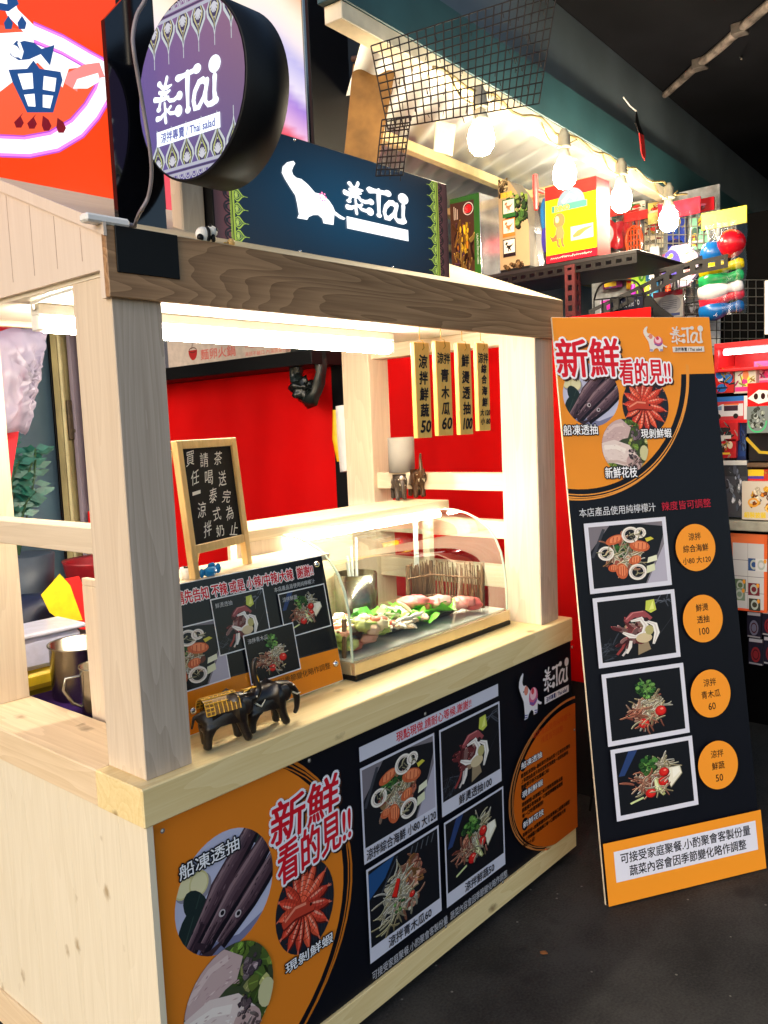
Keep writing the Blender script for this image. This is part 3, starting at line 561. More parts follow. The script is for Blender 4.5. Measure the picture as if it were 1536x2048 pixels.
# printed front board -------------------------------------------------------------
ORANGE, ORC, NAVY, WHT, REDT = (232, 143, 40), (248, 172, 58), (11, 13, 22), (236, 236, 244), (206, 22, 40)
def headline(a, t, x0, y0, x1, y1, ow, skew=.0, rot=0): a.text(t, x0, y0, x1, y1, REDT, bold=(y1-y0)*.022, outline=WHT, ow=ow, skew=skew, rot=rot, shadow=(60, 34, 24))
def caption(a, t, x0, y0, x1, y1, rot=0): a.text(t, x0, y0, x1, y1, (244, 244, 248), outline=(16, 18, 26), ow=(y1-y0)*.12, bold=(y1-y0)*.012, rot=rot)
mb = MB(); mb.box((.027, .021, .1032), (1.809, .0294, .8155), .0006); fb = part(mb, 'front_board', flat('black_board_edge', (24, 24, 30), .5))
a = Art((0, .021, 0), (1, 0, 0), (0, 0, 1), .0004); a.clip = rect(.0285, .1045, 1.8075, .8145)
a.poly(rect(.02, .1, 1.82, .82), NAVY)
for rx, ry, dx, dy, w in ((.565, .455, 0, 0, .006), (.553, .462, .002, .004, .004), (.571, .447, -.004, -.006, .004), (.56, .44, .004, -.012, .003)): a.ring(.05+dx, .475+dy, rx, ry, w, (198, 112, 30), 60)
a.fan(ell(.05, .475, .535, .437, 60), (246, 172, 58), (226, 128, 34))
circ(a, .209, .583, .139, .139, pic_boat); circ(a, .446, .433, .1, .116, pic_shrimp); circ(a, .2, .325, .129, .129, pic_cuttle)
headline(a, '新鮮', .342, .628, .572, .732, .009, .12, .03); headline(a, '看的見!!', .356, .532, .612, .632, .008, .1, .07)
caption(a, '船凍透抽', .086, .664, .25, .698, .03); caption(a, '現剝鮮蝦', .366, .298, .531, .326, .02)
a.poly(rect(.661, .734, 1.3225, .774), (206, 206, 220)); a.text('現點現做.請耐心等候.謝謝!!', .813, .7395, 1.172, .768, REDT, bold=.0006)
for x0, x1, yt, yb, ib, fn, cap in ((.6605, .982, .716, .45, .493, pic_seafood, '涼拌綜合海鮮 小80 大120'), (1.003, 1.324, .7165, .45, .493, pic_squid, '鮮燙透抽100'), (.6615, .981, .436, .17, .212, pic_papaya, '涼拌青木瓜60'), (1.004, 1.3245, .433, .167, .209, pic_veg, '涼拌鮮蔬50')):
    a.poly(rect(x0, yb, x1, yt), (206, 206, 220)); photo(a, x0+.007, ib, x1-.007, yt-.007, fn)
    v, f_, w_, h_ = glyphs(cap); W = min(.03*w_/h_, .305); cx = (x0+x1)/2 + (0 if W > .3 else .012); a.text(cap, cx-W/2, yb+.007, cx+W/2, yb+.037, (24, 24, 32), bold=.0004)
a.text('可接受家庭聚餐.小酌聚會客製份量  蔬菜內容會因季節變化略作調整.', .662, .122, 1.335, .148, (196, 196, 204))
elephant_mark(a, 1.432, .614, 1.575, .776, (226, 222, 226)); logo_mark(a, 1.5926, .6315, 1.7627, (226, 226, 230), ys=.83)
for rx, ry, dx, dy, w in ((.398, .258, 0, 0, .005), (.388, .252, -.004, .004, .003), (.382, .262, .002, -.002, .003), (.374, .25, .0, .004, .003)): a.ring(1.75+dx, .345+dy, rx, ry, w, (190, 118, 60), 60)
a.fan(ell(1.75, .338, .37, .242, 60), (240, 166, 60), (196, 92, 18))
a.text('本店產品使用純檸檬汁', 1.512, .531, 1.773, .555, (186, 54, 16)); a.text('辣度皆可調整', 1.563, .499, 1.715, .523, (186, 54, 16))
for y, t, ls in ((.452, '船凍透抽', ('嚴選船凍透抽~最新鮮的透抽肉質十足清甜有彈性', '上等透抽急速冷凍保留鮮度涮燙後一咬即知鮮味', '脆嫩彈牙絕不加重鹹口味!')), (.352, '現剝鮮蝦', ('現剝鮮蝦~新鮮蝦仁每日現剝清燙後冰鎮', '鮮脆彈牙是海味第一口鮮甜檸檬酸香開胃', '每一口吃得到新鮮!')), (.246, '新鮮花枝', ('新鮮花枝~肉質厚實的花枝清燙後口感彈牙鮮甜', '淋上特調醬汁酸辣爽口每一口都吃得到大海', '鮮味十足!'))):
    a.poly(ell(1.444, y+.012, .02, .022, 16), (26, 24, 24)); caption(a, t, 1.432, y, 1.566, y+.022)
    for k, l in enumerate(ls): a.text(l, 1.428, y-.030-k*.0195, 1.428+.335*min(1, len(l)/22), y-.0145-k*.0195, (36, 20, 8), bold=.0005)
for x, z in ((.045, .795), (.055, .33), (.47, .805), (.345, .125), (.93, .79), (.99, .118), (1.79, .79), (1.795, .48), (1.30, .118)): a.poly(ell(x, z, .0058, n=12), (110, 104, 96)); a.poly(ell(x-.001, z+.001, .003, n=10), (200, 196, 190))
part(a, 'front_poster', M['print'], fb)

# tube lamp under the roof
t = thing('tube_lamp', (.732, .45, 1.92), 'lit white tube lamp fixed along the stall ceiling', 'lamp')
mb = MB(); mb.tube([(.112, .45, 1.885), (1.354, .45, 1.8795)], .021, 16); mb.obj('tube', M['tube'], t)
mb = MB(); mb.box((.09, .432, 1.902), (1.372, .468, 1.9305), .003); mb.box((.088, .436, 1.868), (.111, .464, 1.902), .002); mb.box((1.3545, .436, 1.862), (1.374, .464, 1.902), .002); mb.obj('batten', M['white'], t)
mb = MB(); mb.tube([(.09, .45, 1.916), (.06, .40, 1.922), (.05, .30, 1.924), (.05, .19, 1.926)], .004, 6); single(mb, 'lamp_cable', M['white'], (.05, .3, 1.92), 'thin white cable running along the ceiling from the tube lamp', 'cable')

# hanging dish plaques
PL = [(1.026, 1.0955, 1.849, 1.573, [('涼', .2), ('拌', .37), ('鮮', .54), ('蔬', .71), ('50', .88)], 'bamboo menu plaque reading 50, leftmost of the four hung under the beam'),
      (1.127, 1.201, 1.857, 1.576, [('涼拌', .18), ('青', .36), ('木', .54), ('瓜', .71), ('60', .87)], 'bamboo menu plaque reading 60, hung between the 50 and 100 plaques'),
      (1.226, 1.307, 1.856, 1.5755, [('鮮', .19), ('燙', .37), ('透', .54), ('抽', .71), ('100', .88)], 'bamboo menu plaque reading 100, third of the four under the beam'),
      (1.329, 1.4055, 1.8605, 1.584, [('涼拌', .17), ('綜', .29), ('合', .41), ('海', .54), ('鮮', .67), ('大 120', .79), ('小 80', .89)], 'bamboo menu plaque with prices 120 and 80, nearest the right post')]
for x0, x1, z1, z0, ch, lab in PL:
    x0 += .012 if x1-x0 > .076 else 0
    t = thing('menu_plaque', ((x0+x1)/2, .08, z1+.03), lab, 'menu plaque', 'plaques hung under the front beam')
    mb = MB(); mb.box((x0, .07, z0), (x1, .086, z1), .002); mb.obj('plaque_board', M['plaque'], t)
    a = Art((x0, .07, z0), (1, 0, 0), (0, 0, 1), .0006); W, H = x1-x0, z1-z0
    for s_, f in ch:
        cy = H*(1-f); 
        if s_.isdigit(): a.text(s_, W*.2, cy-.017, W*.86, cy+.017, (22, 20, 30), bold=.0016, skew=.2)
        elif ' ' in s_: a.text(s_, W*.1, cy-.0105, W*.92, cy+.0105, (24, 22, 34), bold=.0009, skew=.15)
        else:
            hh = .0185 if len(ch) < 6 else .0135
            if len(s_) == 2: a.text(s_, W*.08, cy-.016, W*.92, cy+.016, (22, 20, 30), bold=.0009, rot=j(-.03, .03))
            else: a.text(s_, W*.5-hh, cy-hh, W*.5+hh*1.05, cy+hh, (22, 20, 30), bold=.0014, rot=j(-.06, .06), skew=.08)
    a.obj('brush_lettering', M['printmatte'], t)
    mb = MB(); cx = (x0+x1)/2; mb.tube([(cx, .0685, z1-.022), (cx, .062, z1-.016), (cx, .066, z1+.004), (cx, .078, z1+.008), (cx, .078, 1.9305)], .0012, 6); mb.obj('hook', flat('brass_hook', (190, 140, 50), .3, metal=.8), t)

# chalkboard easel on the shelf
e = Vector((.9633, .2685, 0)); b_ = Vector((-.2685, .9633, 0)); O = Vector((.325, .2314, 1.2585))
up = Vector((0, 0, 1))*math.cos(R(5)) + b_*math.sin(R(5)); nn = e.cross(up)
t = thing('chalkboard_easel', tuple(O + e*.12), 'small chalkboard on a yellow pine easel standing on the shelf', 'chalkboard')
S = 1.066
def cb(u, v, w=0): return O + (e*u + up*v - nn*w)*S
def bar(mb, u0, v0, u1, v1, w0, w1): 
    mx = Matrix(((e.x, up.x, -nn.x, O.x), (e.y, up.y, -nn.y, O.y), (e.z, up.z, -nn.z, O.z), (0, 0, 0, 1)))
    mb.box((u0*S, v0*S, w0*S), (u1*S, v1*S, w1*S), .0015, mx=mx)
mb = MB(); bar(mb, 0, 0, .019, .32, -.009, .009); bar(mb, .213, 0, .232, .32, -.009, .009); bar(mb, .0192, .3, .2128, .32, -.008, .008); bar(mb, .0192, .056, .2128, .077, -.008, .008); mb.obj('frame', M['easel_wood'], t)
mb = MB(); bar(mb, .0185, .0765, .2135, .3005, -.002, .004); mb.obj('slate', flat('slate_surface', (13, 15, 17), .75, spec=.2, noise=.25, nscale=12), t)
mb = MB(); mb.tube([cb(.116, .2, .012), cb(.116, .004, .085)], .008, 4); mb.tube([cb(.0, .3, .012), cb(.0, .004, .075)], .006, 4); mb.obj('back_leg', M['easel_wood'], t)
a = Art(cb(0, 0, -.0035), e, up, .0)
for s_, u, v, z in (('買', .041, .276, .016), ('任', .049, .231, .016), ('一', .052, .196, .004), ('涼', .06, .155, .018), ('拌', .070, .107, .017), ('請', .096, .271, .017), ('喝', .104, .228, .017), ('泰', .108, .184, .017), ('式', .118, .139, .016), ('奶', .122, .098, .014), ('茶', .148, .272, .016), ('送', .156, .222, .018), ('完', .161, .178, .016), ('為', .167, .136, .017), ('止', .176, .096, .016)):
    a.text(s_, (u-.0155)*S, (v-z)*S, (u+.0155)*S, (v+z)*S, (226, 226, 216), rot=j(-.16, .2), skew=j(.05, .4))
a.obj('chalk_lettering', M['printmatte'], t)

# leaning notice board on the counter
O = Vector((.2, .16, .906)); up = Vector((0, math.sin(R(10)), math.cos(R(10)))); 
t = thing('notice_board', (.48, .16, .9), 'dark laminated notice board with dish photos leaning on the counter shelf', 'notice board')
mx = Matrix(((1, 0, 0, O.x), (0, up.y, up.z, O.y), (0, up.z, -up.y, O.z), (0, 0, 0, 1)))
mb = MB(); mb.box((0, 0, -.0001), (.562, .357, .006), .0006, mx=mx); mb.obj('board', M['white'], t)
a = Art(O, (1, 0, 0), up, .0012); a.clip = rect(.002, .002, .56, .355); D = .562
a.poly(rect(0, 0, .57, .36), (20, 22, 28)); a.poly([(0, 0), (.57, 0), (.57, .092), (0, .11)], (226, 134, 30)); a.poly([(0, .11), (.57, .092), (.57, .096), (0, .114)], (40, 40, 44))
a.text('請先告知 不辣 或是 小辣/中辣/大辣  謝謝!!', .062, .307, D-.045, .338, REDT, outline=(240, 236, 236), ow=.003, bold=.0008)
a.text('本店產品皆使用純檸檬汁', D-.195, .2845, D-.045, .2975, (206, 206, 206))
for x0, y0, x1, y1, fn, cap, cx in ((-.05, .105, D-.385, .252, pic_seafood, None, 0), (D-.402, .165, D-.236, .301, pic_squid, '鮮燙透抽', 0), (D-.186, .161, D-.018, .276, pic_veg, '涼拌鮮蔬', 0), (D-.325, .073, D-.158, .194, pic_herb, '涼拌青木瓜', 0)):
    a.poly(rect(x0-.003, y0-.003, x1+.003, y1+.003), (226, 226, 228)); T, C = a.T, a.clip; photo(a, x0, y0, x1, y1, fn)
    a.clip = C
    if cap: a.line(cap, x0+.008, y1-.022, .0125, (196, 196, 196))
a.text('略作提供視量 / 蔬菜內容會因季節變化略作調整', .07, .046, D-.05, .064, (60, 40, 20))
a.obj('printed_sheet', M['gloss'], t)
for u, v in ((D-.028, .335), (D-.022, .052), (.055, .055), (.03, .335)):
    c = O + Vector((1, 0, 0))*u + up*v; mb = MB(); mb.lathe([(.0, .009), (.006, .0085), (.009, .005), (.0095, -.001)], c, 16, ax=Vector((1, 0, 0)).cross(up)); mb.obj('screw_cap', M['chrome'], t)

# ================================================================== GLASS DISPLAY CASE
t = thing('display_case', (1.18, .26, .9), 'curved glass food display case with lit shelf on the counter', 'display case')
X0, X1 = .781, 1.583
PROF = [(.142, .955), (.1425, 1.04), (.148, 1.10), (.160, 1.155), (.18, 1.20), (.21, 1.238), (.25, 1.268), (.30, 1.288), (.35, 1.298), (.4015, 1.302)]
mb = MB(); mb.box((X0, .129, .9008), (X1, .46, .916), .002); mb.obj('case_plinth', M['black'], t)
mb = MB(); mb.box((X0, .131, .9162), (X1, .147, .953), .002); mb.box((X0, .1472, .9162), (X1, .46, .952), .001); mb.obj('case_base', flat('champagne_steel', (206, 190, 156), .25, metal=.7, noise=.05), t)
mb = MB(); vsx = [(x, y, z) for x in (X0+.004, X1-.004) for y, z in PROF]; n = len(PROF); mb.add(vsx, [[i, i+1, n+i+1, n+i] for i in range(n-1)], 0, True); mb.obj('curved_glass', M['glass'], t)
for x in (X0+.002, X1-.002):
    mb = MB(); mb.face([(x, y, z) for y, z in PROF] + [(x, .44, 1.30), (x, .44, .955)]); mb.obj('end_glass', M['glass'], t)
    mb = MB(); mb.tube([(x, y, z) for y, z in PROF], .0042, 6); mb.obj('glass_edge', M['edge'], t)
mb = MB(); mb.face([(X0, .441, .955), (X1, .441, .955), (X1, .441, 1.298), (X0, .441, 1.298)]); mb.obj('rear_glass', M['glass'], t)
mb = MB(); mb.tube([(X0+.02, .405, 1.283), (X1-.03, .405, 1.283)], .009, 10); mb.obj('case_light', emit('case_lamp_glow', (255, 250, 236), 110), t)
mb = MB(); mb.box((X0+.006, .15, .9525), (X1-.006, .438, .957), .0005); mb.obj('case_floor', flat('grey_case_floor', (216, 216, 206), .3, noise=.1), t)

def plate(cx, cy, w, d, rz, lab):
    t = thing('plate', (cx, cy, .957), lab, 'plate', 'square plates in the display case'); t.rotation_euler = (0, 0, rz)
    mb = MB(); c, q = math.cos(rz), math.sin(rz); P = []
    for s_, z in ((.55, .003), (.62, .001), (1, .022), (1.0, .026), (.6, .006)): P.append([(w/2*s_*a, d/2*s_*b, z) for a, b in ((-1, -1), (1, -1), (1, 1), (-1, 1))])
    mb.add([v for r in P for v in r], [[i*4+k, i*4+(k+1) % 4, (i+1)*4+(k+1) % 4, (i+1)*4+k] for i in range(4) for k in range(4)] + [[16, 17, 18, 19], [3, 2, 1, 0]])
    mb.V = [v + t.location for v in mb.V]; mb.obj('plate_body', M['darkplate'], t); return t
plate(.90, .30, .20, .15, .06, 'black square plate of wrapped vegetables at the left of the display case')
plate(1.125, .30, .17, .15, .04, 'black square plate of sliced squid in the middle of the display case')
plate(1.335, .30, .17, .15, .0, 'black square plate under the pink raw meat in the display case')
def blob(mb, c, r, seed, amp=.25, n=14, col=None, f=3):
    bm = bmesh.new(); bmesh.ops.create_icosphere(bm, subdivisions=3, radius=1); q = random.Random(seed); ph = [q.uniform(0, 6) for _ in range(9)]
    for v in bm.verts:
        p = v.co; d = 1 + amp*(math.sin(f*p.x*2+ph[0])*math.sin(f*p.y*1.7+ph[1]) + .6*math.sin(f*p.z*2.2+ph[2]+p.x*3) + .4*math.sin(f*2.7*p.y+ph[3])*math.cos(f*2.3*p.x+ph[4]))
        v.co = Vector((p.x*r[0]*d + c[0], p.y*r[1]*d + c[1], p.z*r[2]*d + c[2]))
    mb.bm(bm, 0, None, True, col)
def leafsheet(mb, c, rx, ry, h, seed, col, rz=0):
    q = random.Random(seed); n, m_ = 9, 18; vs_ = [(c[0], c[1], c[2])]; ph = q.uniform(0, 6)
    for i in range(1, n+1):
        for k in range(m_):
            t = 2*math.pi*k/m_; f = i/n; w = 1+.12*math.sin(5*t+ph); rr = f*w; z = h*f*f*(.5+.5*math.sin(3*t+ph)) + .16*h*f*f*math.sin(8*t+ph)
            x, y = rx*rr*math.cos(t), ry*rr*math.sin(t); vs_.append((c[0]+x*math.cos(rz)-y*math.sin(rz), c[1]+x*math.sin(rz)+y*math.cos(rz), c[2]+z))
    fs = [[0, 1+k, 1+(k+1) % m_] for k in range(m_)] + [[1+(i-1)*m_+k, 1+i*m_+k, 1+i*m_+(k+1) % m_, 1+(i-1)*m_+(k+1) % m_] for i in range(1, n) for k in range(m_)]
    mb.add(vs_, fs, 0, True, col)
vcol = printed('fresh_food', .35, .5)
mb = MB()
for k in range(30): leafsheet(mb, (.98+j(-.04, .38), .305+j(-.075, .06), .978+j(0, .02)), j(.04, .07), j(.035, .06), j(.015, .042), k, lin(rnd.choice([(96, 190, 40), (120, 210, 60), (70, 160, 36), (150, 220, 90)])), j(0, 3))
single(mb, 'lettuce', vcol, (1.15, .335, .962), 'bright green lettuce leaves spread behind the squid and meat plates', 'lettuce')
mb = MB(); 
for k in range(9): f = k/8; blob(mb, (1.255+.20*f, .315-.11*f, 1.022-.030*f+.006*math.sin(k*2)), (.036, .042, .020), k, .13, col=lin(rnd.choice([(226, 120, 116), (206, 92, 90), (238, 170, 158), (228, 140, 130)])))
single(mb, 'raw_meat', vcol, (1.37, .26, .985), 'pink raw meat slab draped over lettuce at the right of the case', 'meat')
mb = MB()
for k in range(80):
    x, y = 1.10+j(-.06, .10), .25+j(-.06, .07); p = [(x, y, .985+j(0, .03))]
    an = j(0, 6.28)
    for _ in range(4): p.append((p[-1][0]+.013*math.cos(an), p[-1][1]+.013*math.sin(an), p[-1][2]+j(-.007, .009))); an += j(-.8, .8)
    mb.tube(p, [.004, .007, .007, .006, .003], 6, col=lin(rnd.choice([(238, 230, 214), (228, 214, 190), (240, 236, 226), (226, 196, 160)])))
single(mb, 'sliced_squid', vcol, (1.12, .26, .972), 'heap of white sliced squid on the middle plate', 'seafood')
mb = MB()
for k in range(64):
    blob(mb, (.895+j(-.10, .10), .275+j(-.085, .075), 1.0+j(-.025, .035)), (j(.018, .035), j(.018, .03), j(.012, .02)), 50+k, .16, col=lin(rnd.choice([(226, 210, 170), (232, 190, 160), (214, 150, 124), (170, 190, 90), (238, 226, 200), (224, 120, 84), (200, 206, 120)])))
for k in range(3): leafsheet(mb, (.985, .225+k*.02, .99), .05, .04, .03, 90+k, lin((206, 214, 130)), k)
o = single(mb, 'mixed_vegetables', vcol, (.885, .29, .965), 'heap of mixed cut vegetables under clear wrap on the left plate', 'vegetables')
mb = MB(); blob(mb, (.885, .285, 1.0), (.115, .10, .05), 3, .07); single(mb, 'plastic_wrap', M['film'], (.885, .285, .965), 'clear crinkled plastic wrap covering the left plate of vegetables', 'wrap')
mb = MB(); 
for k in range(4): mb.tube([(1.00+k*.012, .245-.005*k, .99), (1.05+k*.008, .228-.004*k, 1.0), (1.09, .22, .99)], [.008, .01, .004], 6, col=lin((226, 84, 40)))
single(mb, 'carrot_strips', vcol, (1.04, .235, .98), 'orange carrot strips between the vegetable heap and the squid', 'carrot')
# twig fence in the case
t = thing('twig_fence', (1.48, .3, .957), 'miniature brown twig fence standing in the right end of the display case', 'decoration')
mb = MB()
for k in range(64):
    f = k/63; x, y = (1.385+.13*f/.55, .43) if f < .55 else (1.515+.03*(f-.55)/.45, .425-.20*(f-.55)/.45)
    mb.tube([(x+j(-.004, .004), y+j(-.004, .004), .965), (x+j(-.006, .006), y+j(-.004, .004), 1.01), (x+j(-.008, .008), y, 1.108+j(-.014, .014))], [.0034, .0032, .002], 5)
mb.obj('twigs', M['stick'], t)
for x, y, h in ((1.385, .43, .16), (1.512, .424, .16), (1.545, .22, .165)): mb = MB(); mb.tube([(x, y, .957), (x+.003, y-.003, .957+h)], .0075, 8); mb.obj('fence_post', M['stick'], t)
mb = MB()
for z in (.995, 1.07): mb.tube([(1.378, .422, z), (1.508, .416, z-.003), (1.537, .225, z-.006)], .0038, 6)
mb.obj('fence_rail', M['stick'], t)
mb = MB(); mb.tube([(.80, .19, .957), (.803, .185, 1.07)], .007, 8); mb.tube([(.803, .186, 1.03), (.785, .2, 1.034)], .004, 6); single(mb, 'fence_stick', M['stick'], (.80, .19, .957), 'short brown bamboo stick upright at the left end of the case', 'stick')

# behind the case: utensil pot, paper strip
t = thing('utensil_pot', (1.30, .60, .866), 'steel utensil pot holding ladles seen through the case', 'pot')
mb = MB(); mb.lathe([(.0, .0), (.075, 0), (.078, .002), (.078, .225), (.074, .225), (.074, .005), (0, .005)], (1.30, .60, .8662), 28); mb.obj('pot_body', M['steel'], t)
for dx, h in ((-.03, .10), (.0, .13), (-.05, .07)): mb = MB(); mb.tube([(1.30+dx*.3, .60, .875), (1.30+dx, .59, 1.09+h)], .006, 6); mb.obj('ladle_handle', M['white'], t)
mb = MB(); mb.box((1.46, .452, 1.07), (1.485, .456, 1.285), .0005); single(mb, 'paper_strip', M['white'], (1.47, .45, 1.07), 'narrow white paper strip hung inside the right of the case', 'paper')
mb = MB(); mb.lathe([(0, 0), (.052, 0), (.052, .137), (.012, .137), (.012, .02), (0, .02)], (1.676, .675, 1.4285), 28); single(mb, 'paper_roll', flat('white_paper', (158, 154, 148), .8, noise=.03), (1.676, .675, 1.4285), 'white paper roll standing on the right side rail', 'paper roll')

# ================================================================== CARVED ELEPHANTS
def skin_mesh(name, verts, edges, radii, root, mat, parent, sub=1):
    me = bpy.data.meshes.new(name); me.from_pydata(verts, edges, []); o = bpy.data.objects.new(name, me); COL.objects.link(o)
    sm = o.modifiers.new('s', 'SKIN'); sm.use_smooth_shade = True
    for i, r in enumerate(radii): me.skin_vertices[0].data[i].radius = r if isinstance(r, tuple) else (r, r)
    me.skin_vertices[0].data[root].use_root = True
    sb = o.modifiers.new('u', 'SUBSURF'); sb.levels = sub; sb.render_levels = sub
    dg = bpy.context.evaluated_depsgraph_get(); m2 = bpy.data.meshes.new_from_object(o.evaluated_get(dg)); COL.objects.unlink(o); bpy.data.objects.remove(o)
    m2.name = name; m2.materials.clear(); m2.materials.append(mat)
    for p in m2.polygons: p.use_smooth = True
    o = bpy.data.objects.new(name, m2); COL.objects.link(o); o.parent = parent; return o
ELW = flat('dark_carved_wood', (30, 22, 18), .3, noise=.5, nscale=40); ELB = wood('brown_carved_wood', (40, 26, 16), (96, 62, 36), 'z', 12, .8, rough=.3)
IVORY = flat('ivory_inlay', (226, 216, 190), .4)
def elephant(loc, rz, sc, trunk_up, lab, mat, blanket=None, cap=False):
    t = thing('carved_elephant', loc, lab, 'figurine', 'carved elephants on the stall'); t.rotation_euler = (0, 0, rz); t.scale = (sc,)*3
    # local: faces +x, unit = body length about 1
    V = [(0, 0, .62), (.28, 0, .66), (-.3, 0, .60), (.5, 0, .74), (.62, 0, .70)]; E_ = [(0, 1), (0, 2), (1, 3), (3, 4)]; Rr = [(.24, .26), (.22, .25), (.2, .24), .15, .12]
    def chain(i, pts):
        nonlocal V, E_, Rr
        for p, r in pts: V.append(p); Rr.append(r); E_.append((i, len(V)-1)); i = len(V)-1
    for x, y, dx in ((.3, .13, .05), (.3, -.13, .14), (-.3, .13, .04), (-.3, -.13, -.04)):
        chain(1 if x > 0 else 2, [((x, y, .42), .11), ((x+dx*.5, y, .2), .085), ((x+dx, y, .02), .09)])
    if trunk_up: chain(4, [((.72, 0, .84), .085), ((.68, 0, 1.02), .07), ((.64, 0, 1.2), .055), ((.66, 0, 1.36), .045), ((.72, 0, 1.42), .03)])
    else: chain(4, [((.74, 0, .56), .085), ((.76, 0, .4), .07), ((.74, 0, .24), .055), ((.68, 0, .14), .04)])
    chain(2, [((-.5, 0, .6), .03), ((-.55, 0, .4), .02)])
    skin_mesh('body', V, E_, Rr, 0, mat, t)
    for s_ in (-1, 1):
        mb = MB(); mb.ball((.40, s_*.17, .66), (.13, .035, .17), 10, mx=Matrix.Rotation(R(s_*18), 3, 'Z')); o = mb.obj('ear', mat); o.parent = t
        mb = MB(); mb.tube([(.62, s_*.07, .62), (.72, s_*.085, .55), (.80, s_*.09, .57 if not trunk_up else .66)], [.022, .018, .006], 6); o = mb.obj('tusk', IVORY); o.parent = t
        mb = MB(); mb.ball((.63, s_*.115, .76), .016, 8); o = mb.obj('eye', IVORY); o.parent = t
    if blanket:
        mb = MB(); n, m_ = 8, 12; vs_ = []
        for i in range(n+1):
            for k in range(m_+1):
                an = R(-80+160*k/m_); x = -.36+.62*i/n; vs_.append((x, math.sin(an)*.275, .60+math.cos(an)*.285+(.03*i/n)))
        mb.add(vs_, [[i*(m_+1)+k, (i+1)*(m_+1)+k, (i+1)*(m_+1)+k+1, i*(m_+1)+k+1] for i in range(n) for k in range(m_)], 0, True); o = mb.obj('blanket', flat('dull_gilt_cloth', (120, 84, 18), .5, noise=.5, nscale=60)); o.parent = t
        mb = MB()
        for k in range(0, m_+1): mb.tube([Vector(vs_[i*(m_+1)+k]) + Vector((0, 0, .006)) for i in range(n+1)][:: 1] if k in (3, 5, 7, 9) else [vs_[k+(m_+1)*0], vs_[k+(m_+1)*2]], .011, 5)
        for i in range(0, n+1): 
            mb.tube([vs_[i*(m_+1)+k] for k in (range(0, 4))], .011, 5); mb.tube([vs_[i*(m_+1)+k] for k in (range(9, 13))], .011, 5)
            if i < n: mb.tube([vs_[i*(m_+1)+3], vs_[(i+1)*(m_+1)+6], vs_[i*(m_+1)+9]], .01, 5)
        for p in ([(.44, .1, .86), (.56, .0, .90), (.66, -.05, .92)], [(.40, -.08, .87), (.56, -.02, .90), (.68, .04, .92)], [(.73, -.04, .9), (.70, -.05, 1.05), (.66, -.03, 1.16)], [(.73, .04, .9), (.70, .05, 1.05), (.66, .03, 1.16)]): mb.tube(p, .014, 5)
        o = mb.obj('gilded_pattern', flat('gilt_lines', (214, 160, 30), .35, noise=.2)); o.parent = t
    if cap:
        mb = MB(); mb.ball((.64, 0, .80), (.05, .09, .09), 10); o = mb.obj('forehead_inlay', flat('silver_inlay', (190, 186, 176), .3, metal=.6)); o.parent = t
    return t
elephant((.258, .062, .9), R(-16), .132, True, 'dark carved elephant with gilded blanket and raised trunk on the front counter', ELW, blanket=True)
elephant((.382, .062, .9), R(-12), .125, False, 'plain dark carved elephant with lowered trunk on the front counter', ELW)
ct = at('z', 1.331, 806, 1000); elephant((ct.x, ct.y+.02, 1.331), R(232), .108, False, 'grey carved elephant with lowered trunk and silver forehead on the upper shelf', flat('grey_carved_wood', (58, 48, 42), .5, noise=.4, nscale=30), cap=True)
ct = at('z', 1.331, 842, 995); elephant((ct.x, ct.y+.02, 1.331), R(232), .122, True, 'brown carved elephant with raised trunk and tan hind leg on the upper shelf', ELB)

# small things on the left shelf
c = at('z', 1.258, 376, 1157)
t = thing('paper_cup', tuple(c), 'small white cup with dark contents on the shelf by the chalkboard', 'cup')
mb = MB(); mb.lathe([(0, 0), (.014, 0), (.0185, .028), (.017, .028), (.0135, .003)], c, 20); mb.obj('cup_body', M['white'], t)
mb = MB(); mb.lathe([(0, .022), (.0165, .022)], c, 16); blob(mb, c+Vector((.002, 0, .024)), (.012, .011, .007), 5, .3); mb.obj('dark_contents', M['black'], t)
c = at('z', 1.258, 421, 1153)
t = thing('fish_figurine', tuple(c), 'tiny bright blue fish figurine on the shelf before the chalkboard', 'figurine')
bl_ = flat('blue_glaze', (30, 130, 190), .25, noise=.15)
mb = MB(); blob(mb, c+Vector((0, 0, .013)), (.02, .011, .013), 8, .12); mb.obj('body', bl_, t)
for d_, r_ in (((-.026, 0, .012), (.007, .004, .012)), ((.026, .002, .017), (.01, .003, .013)), ((.004, -.002, .029), (.012, .003, .006))): mb = MB(); mb.ball(c+Vector(d_), r_, 10); mb.obj('fin', bl_, t)

# pots at the left end of the counter
def pot(c, r, h, lab, handle=None):
    t = thing('steel_pot', c, lab, 'pot'); c = Vector(c)
    mb = MB(); mb.lathe([(0, 0), (r*.99, 0), (r, .006), (r, h), (r*1.05, h+.004), (r*1.05, h+.008), (r*.97, h+.006), (r*.96, .01), (0, .008)], c, 40); mb.obj('pot_body', M['steel'], t)
    if handle:
        d = Vector((math.cos(handle), math.sin(handle), 0)); mb = MB()
        mb.tube([c+d*r*.98+Vector((0, 0, h*.86)), c+d*(r+.035)+Vector((0, 0, h*.84)), c+d*(r+.042)+Vector((0, 0, h*.6)), c+d*(r+.022)+Vector((0, 0, h*.3)), c+d*r*.98+Vector((0, 0, h*.2))], .005, 8); mb.obj('handle', M['steel'], t)
    return t
pot((.345, .80, .866), .100, .150, 'large open steel stock pot behind the left opening of the stall')
pot((.275, .60, .866), .056, .13, 'small steel mug with a wire handle in front of the stock pot', R(150))
t = thing('tub', (.29, .97, .866), 'translucent lidded tub with yellow liquid beside the stock pot', 'tub')
mb = MB(); mb.box((.19, .96, .8662), (.42, 1.10, .93), .02); mb.obj('yellow_liquid', flat('yellow_liquid', (226, 190, 40), .4), t)
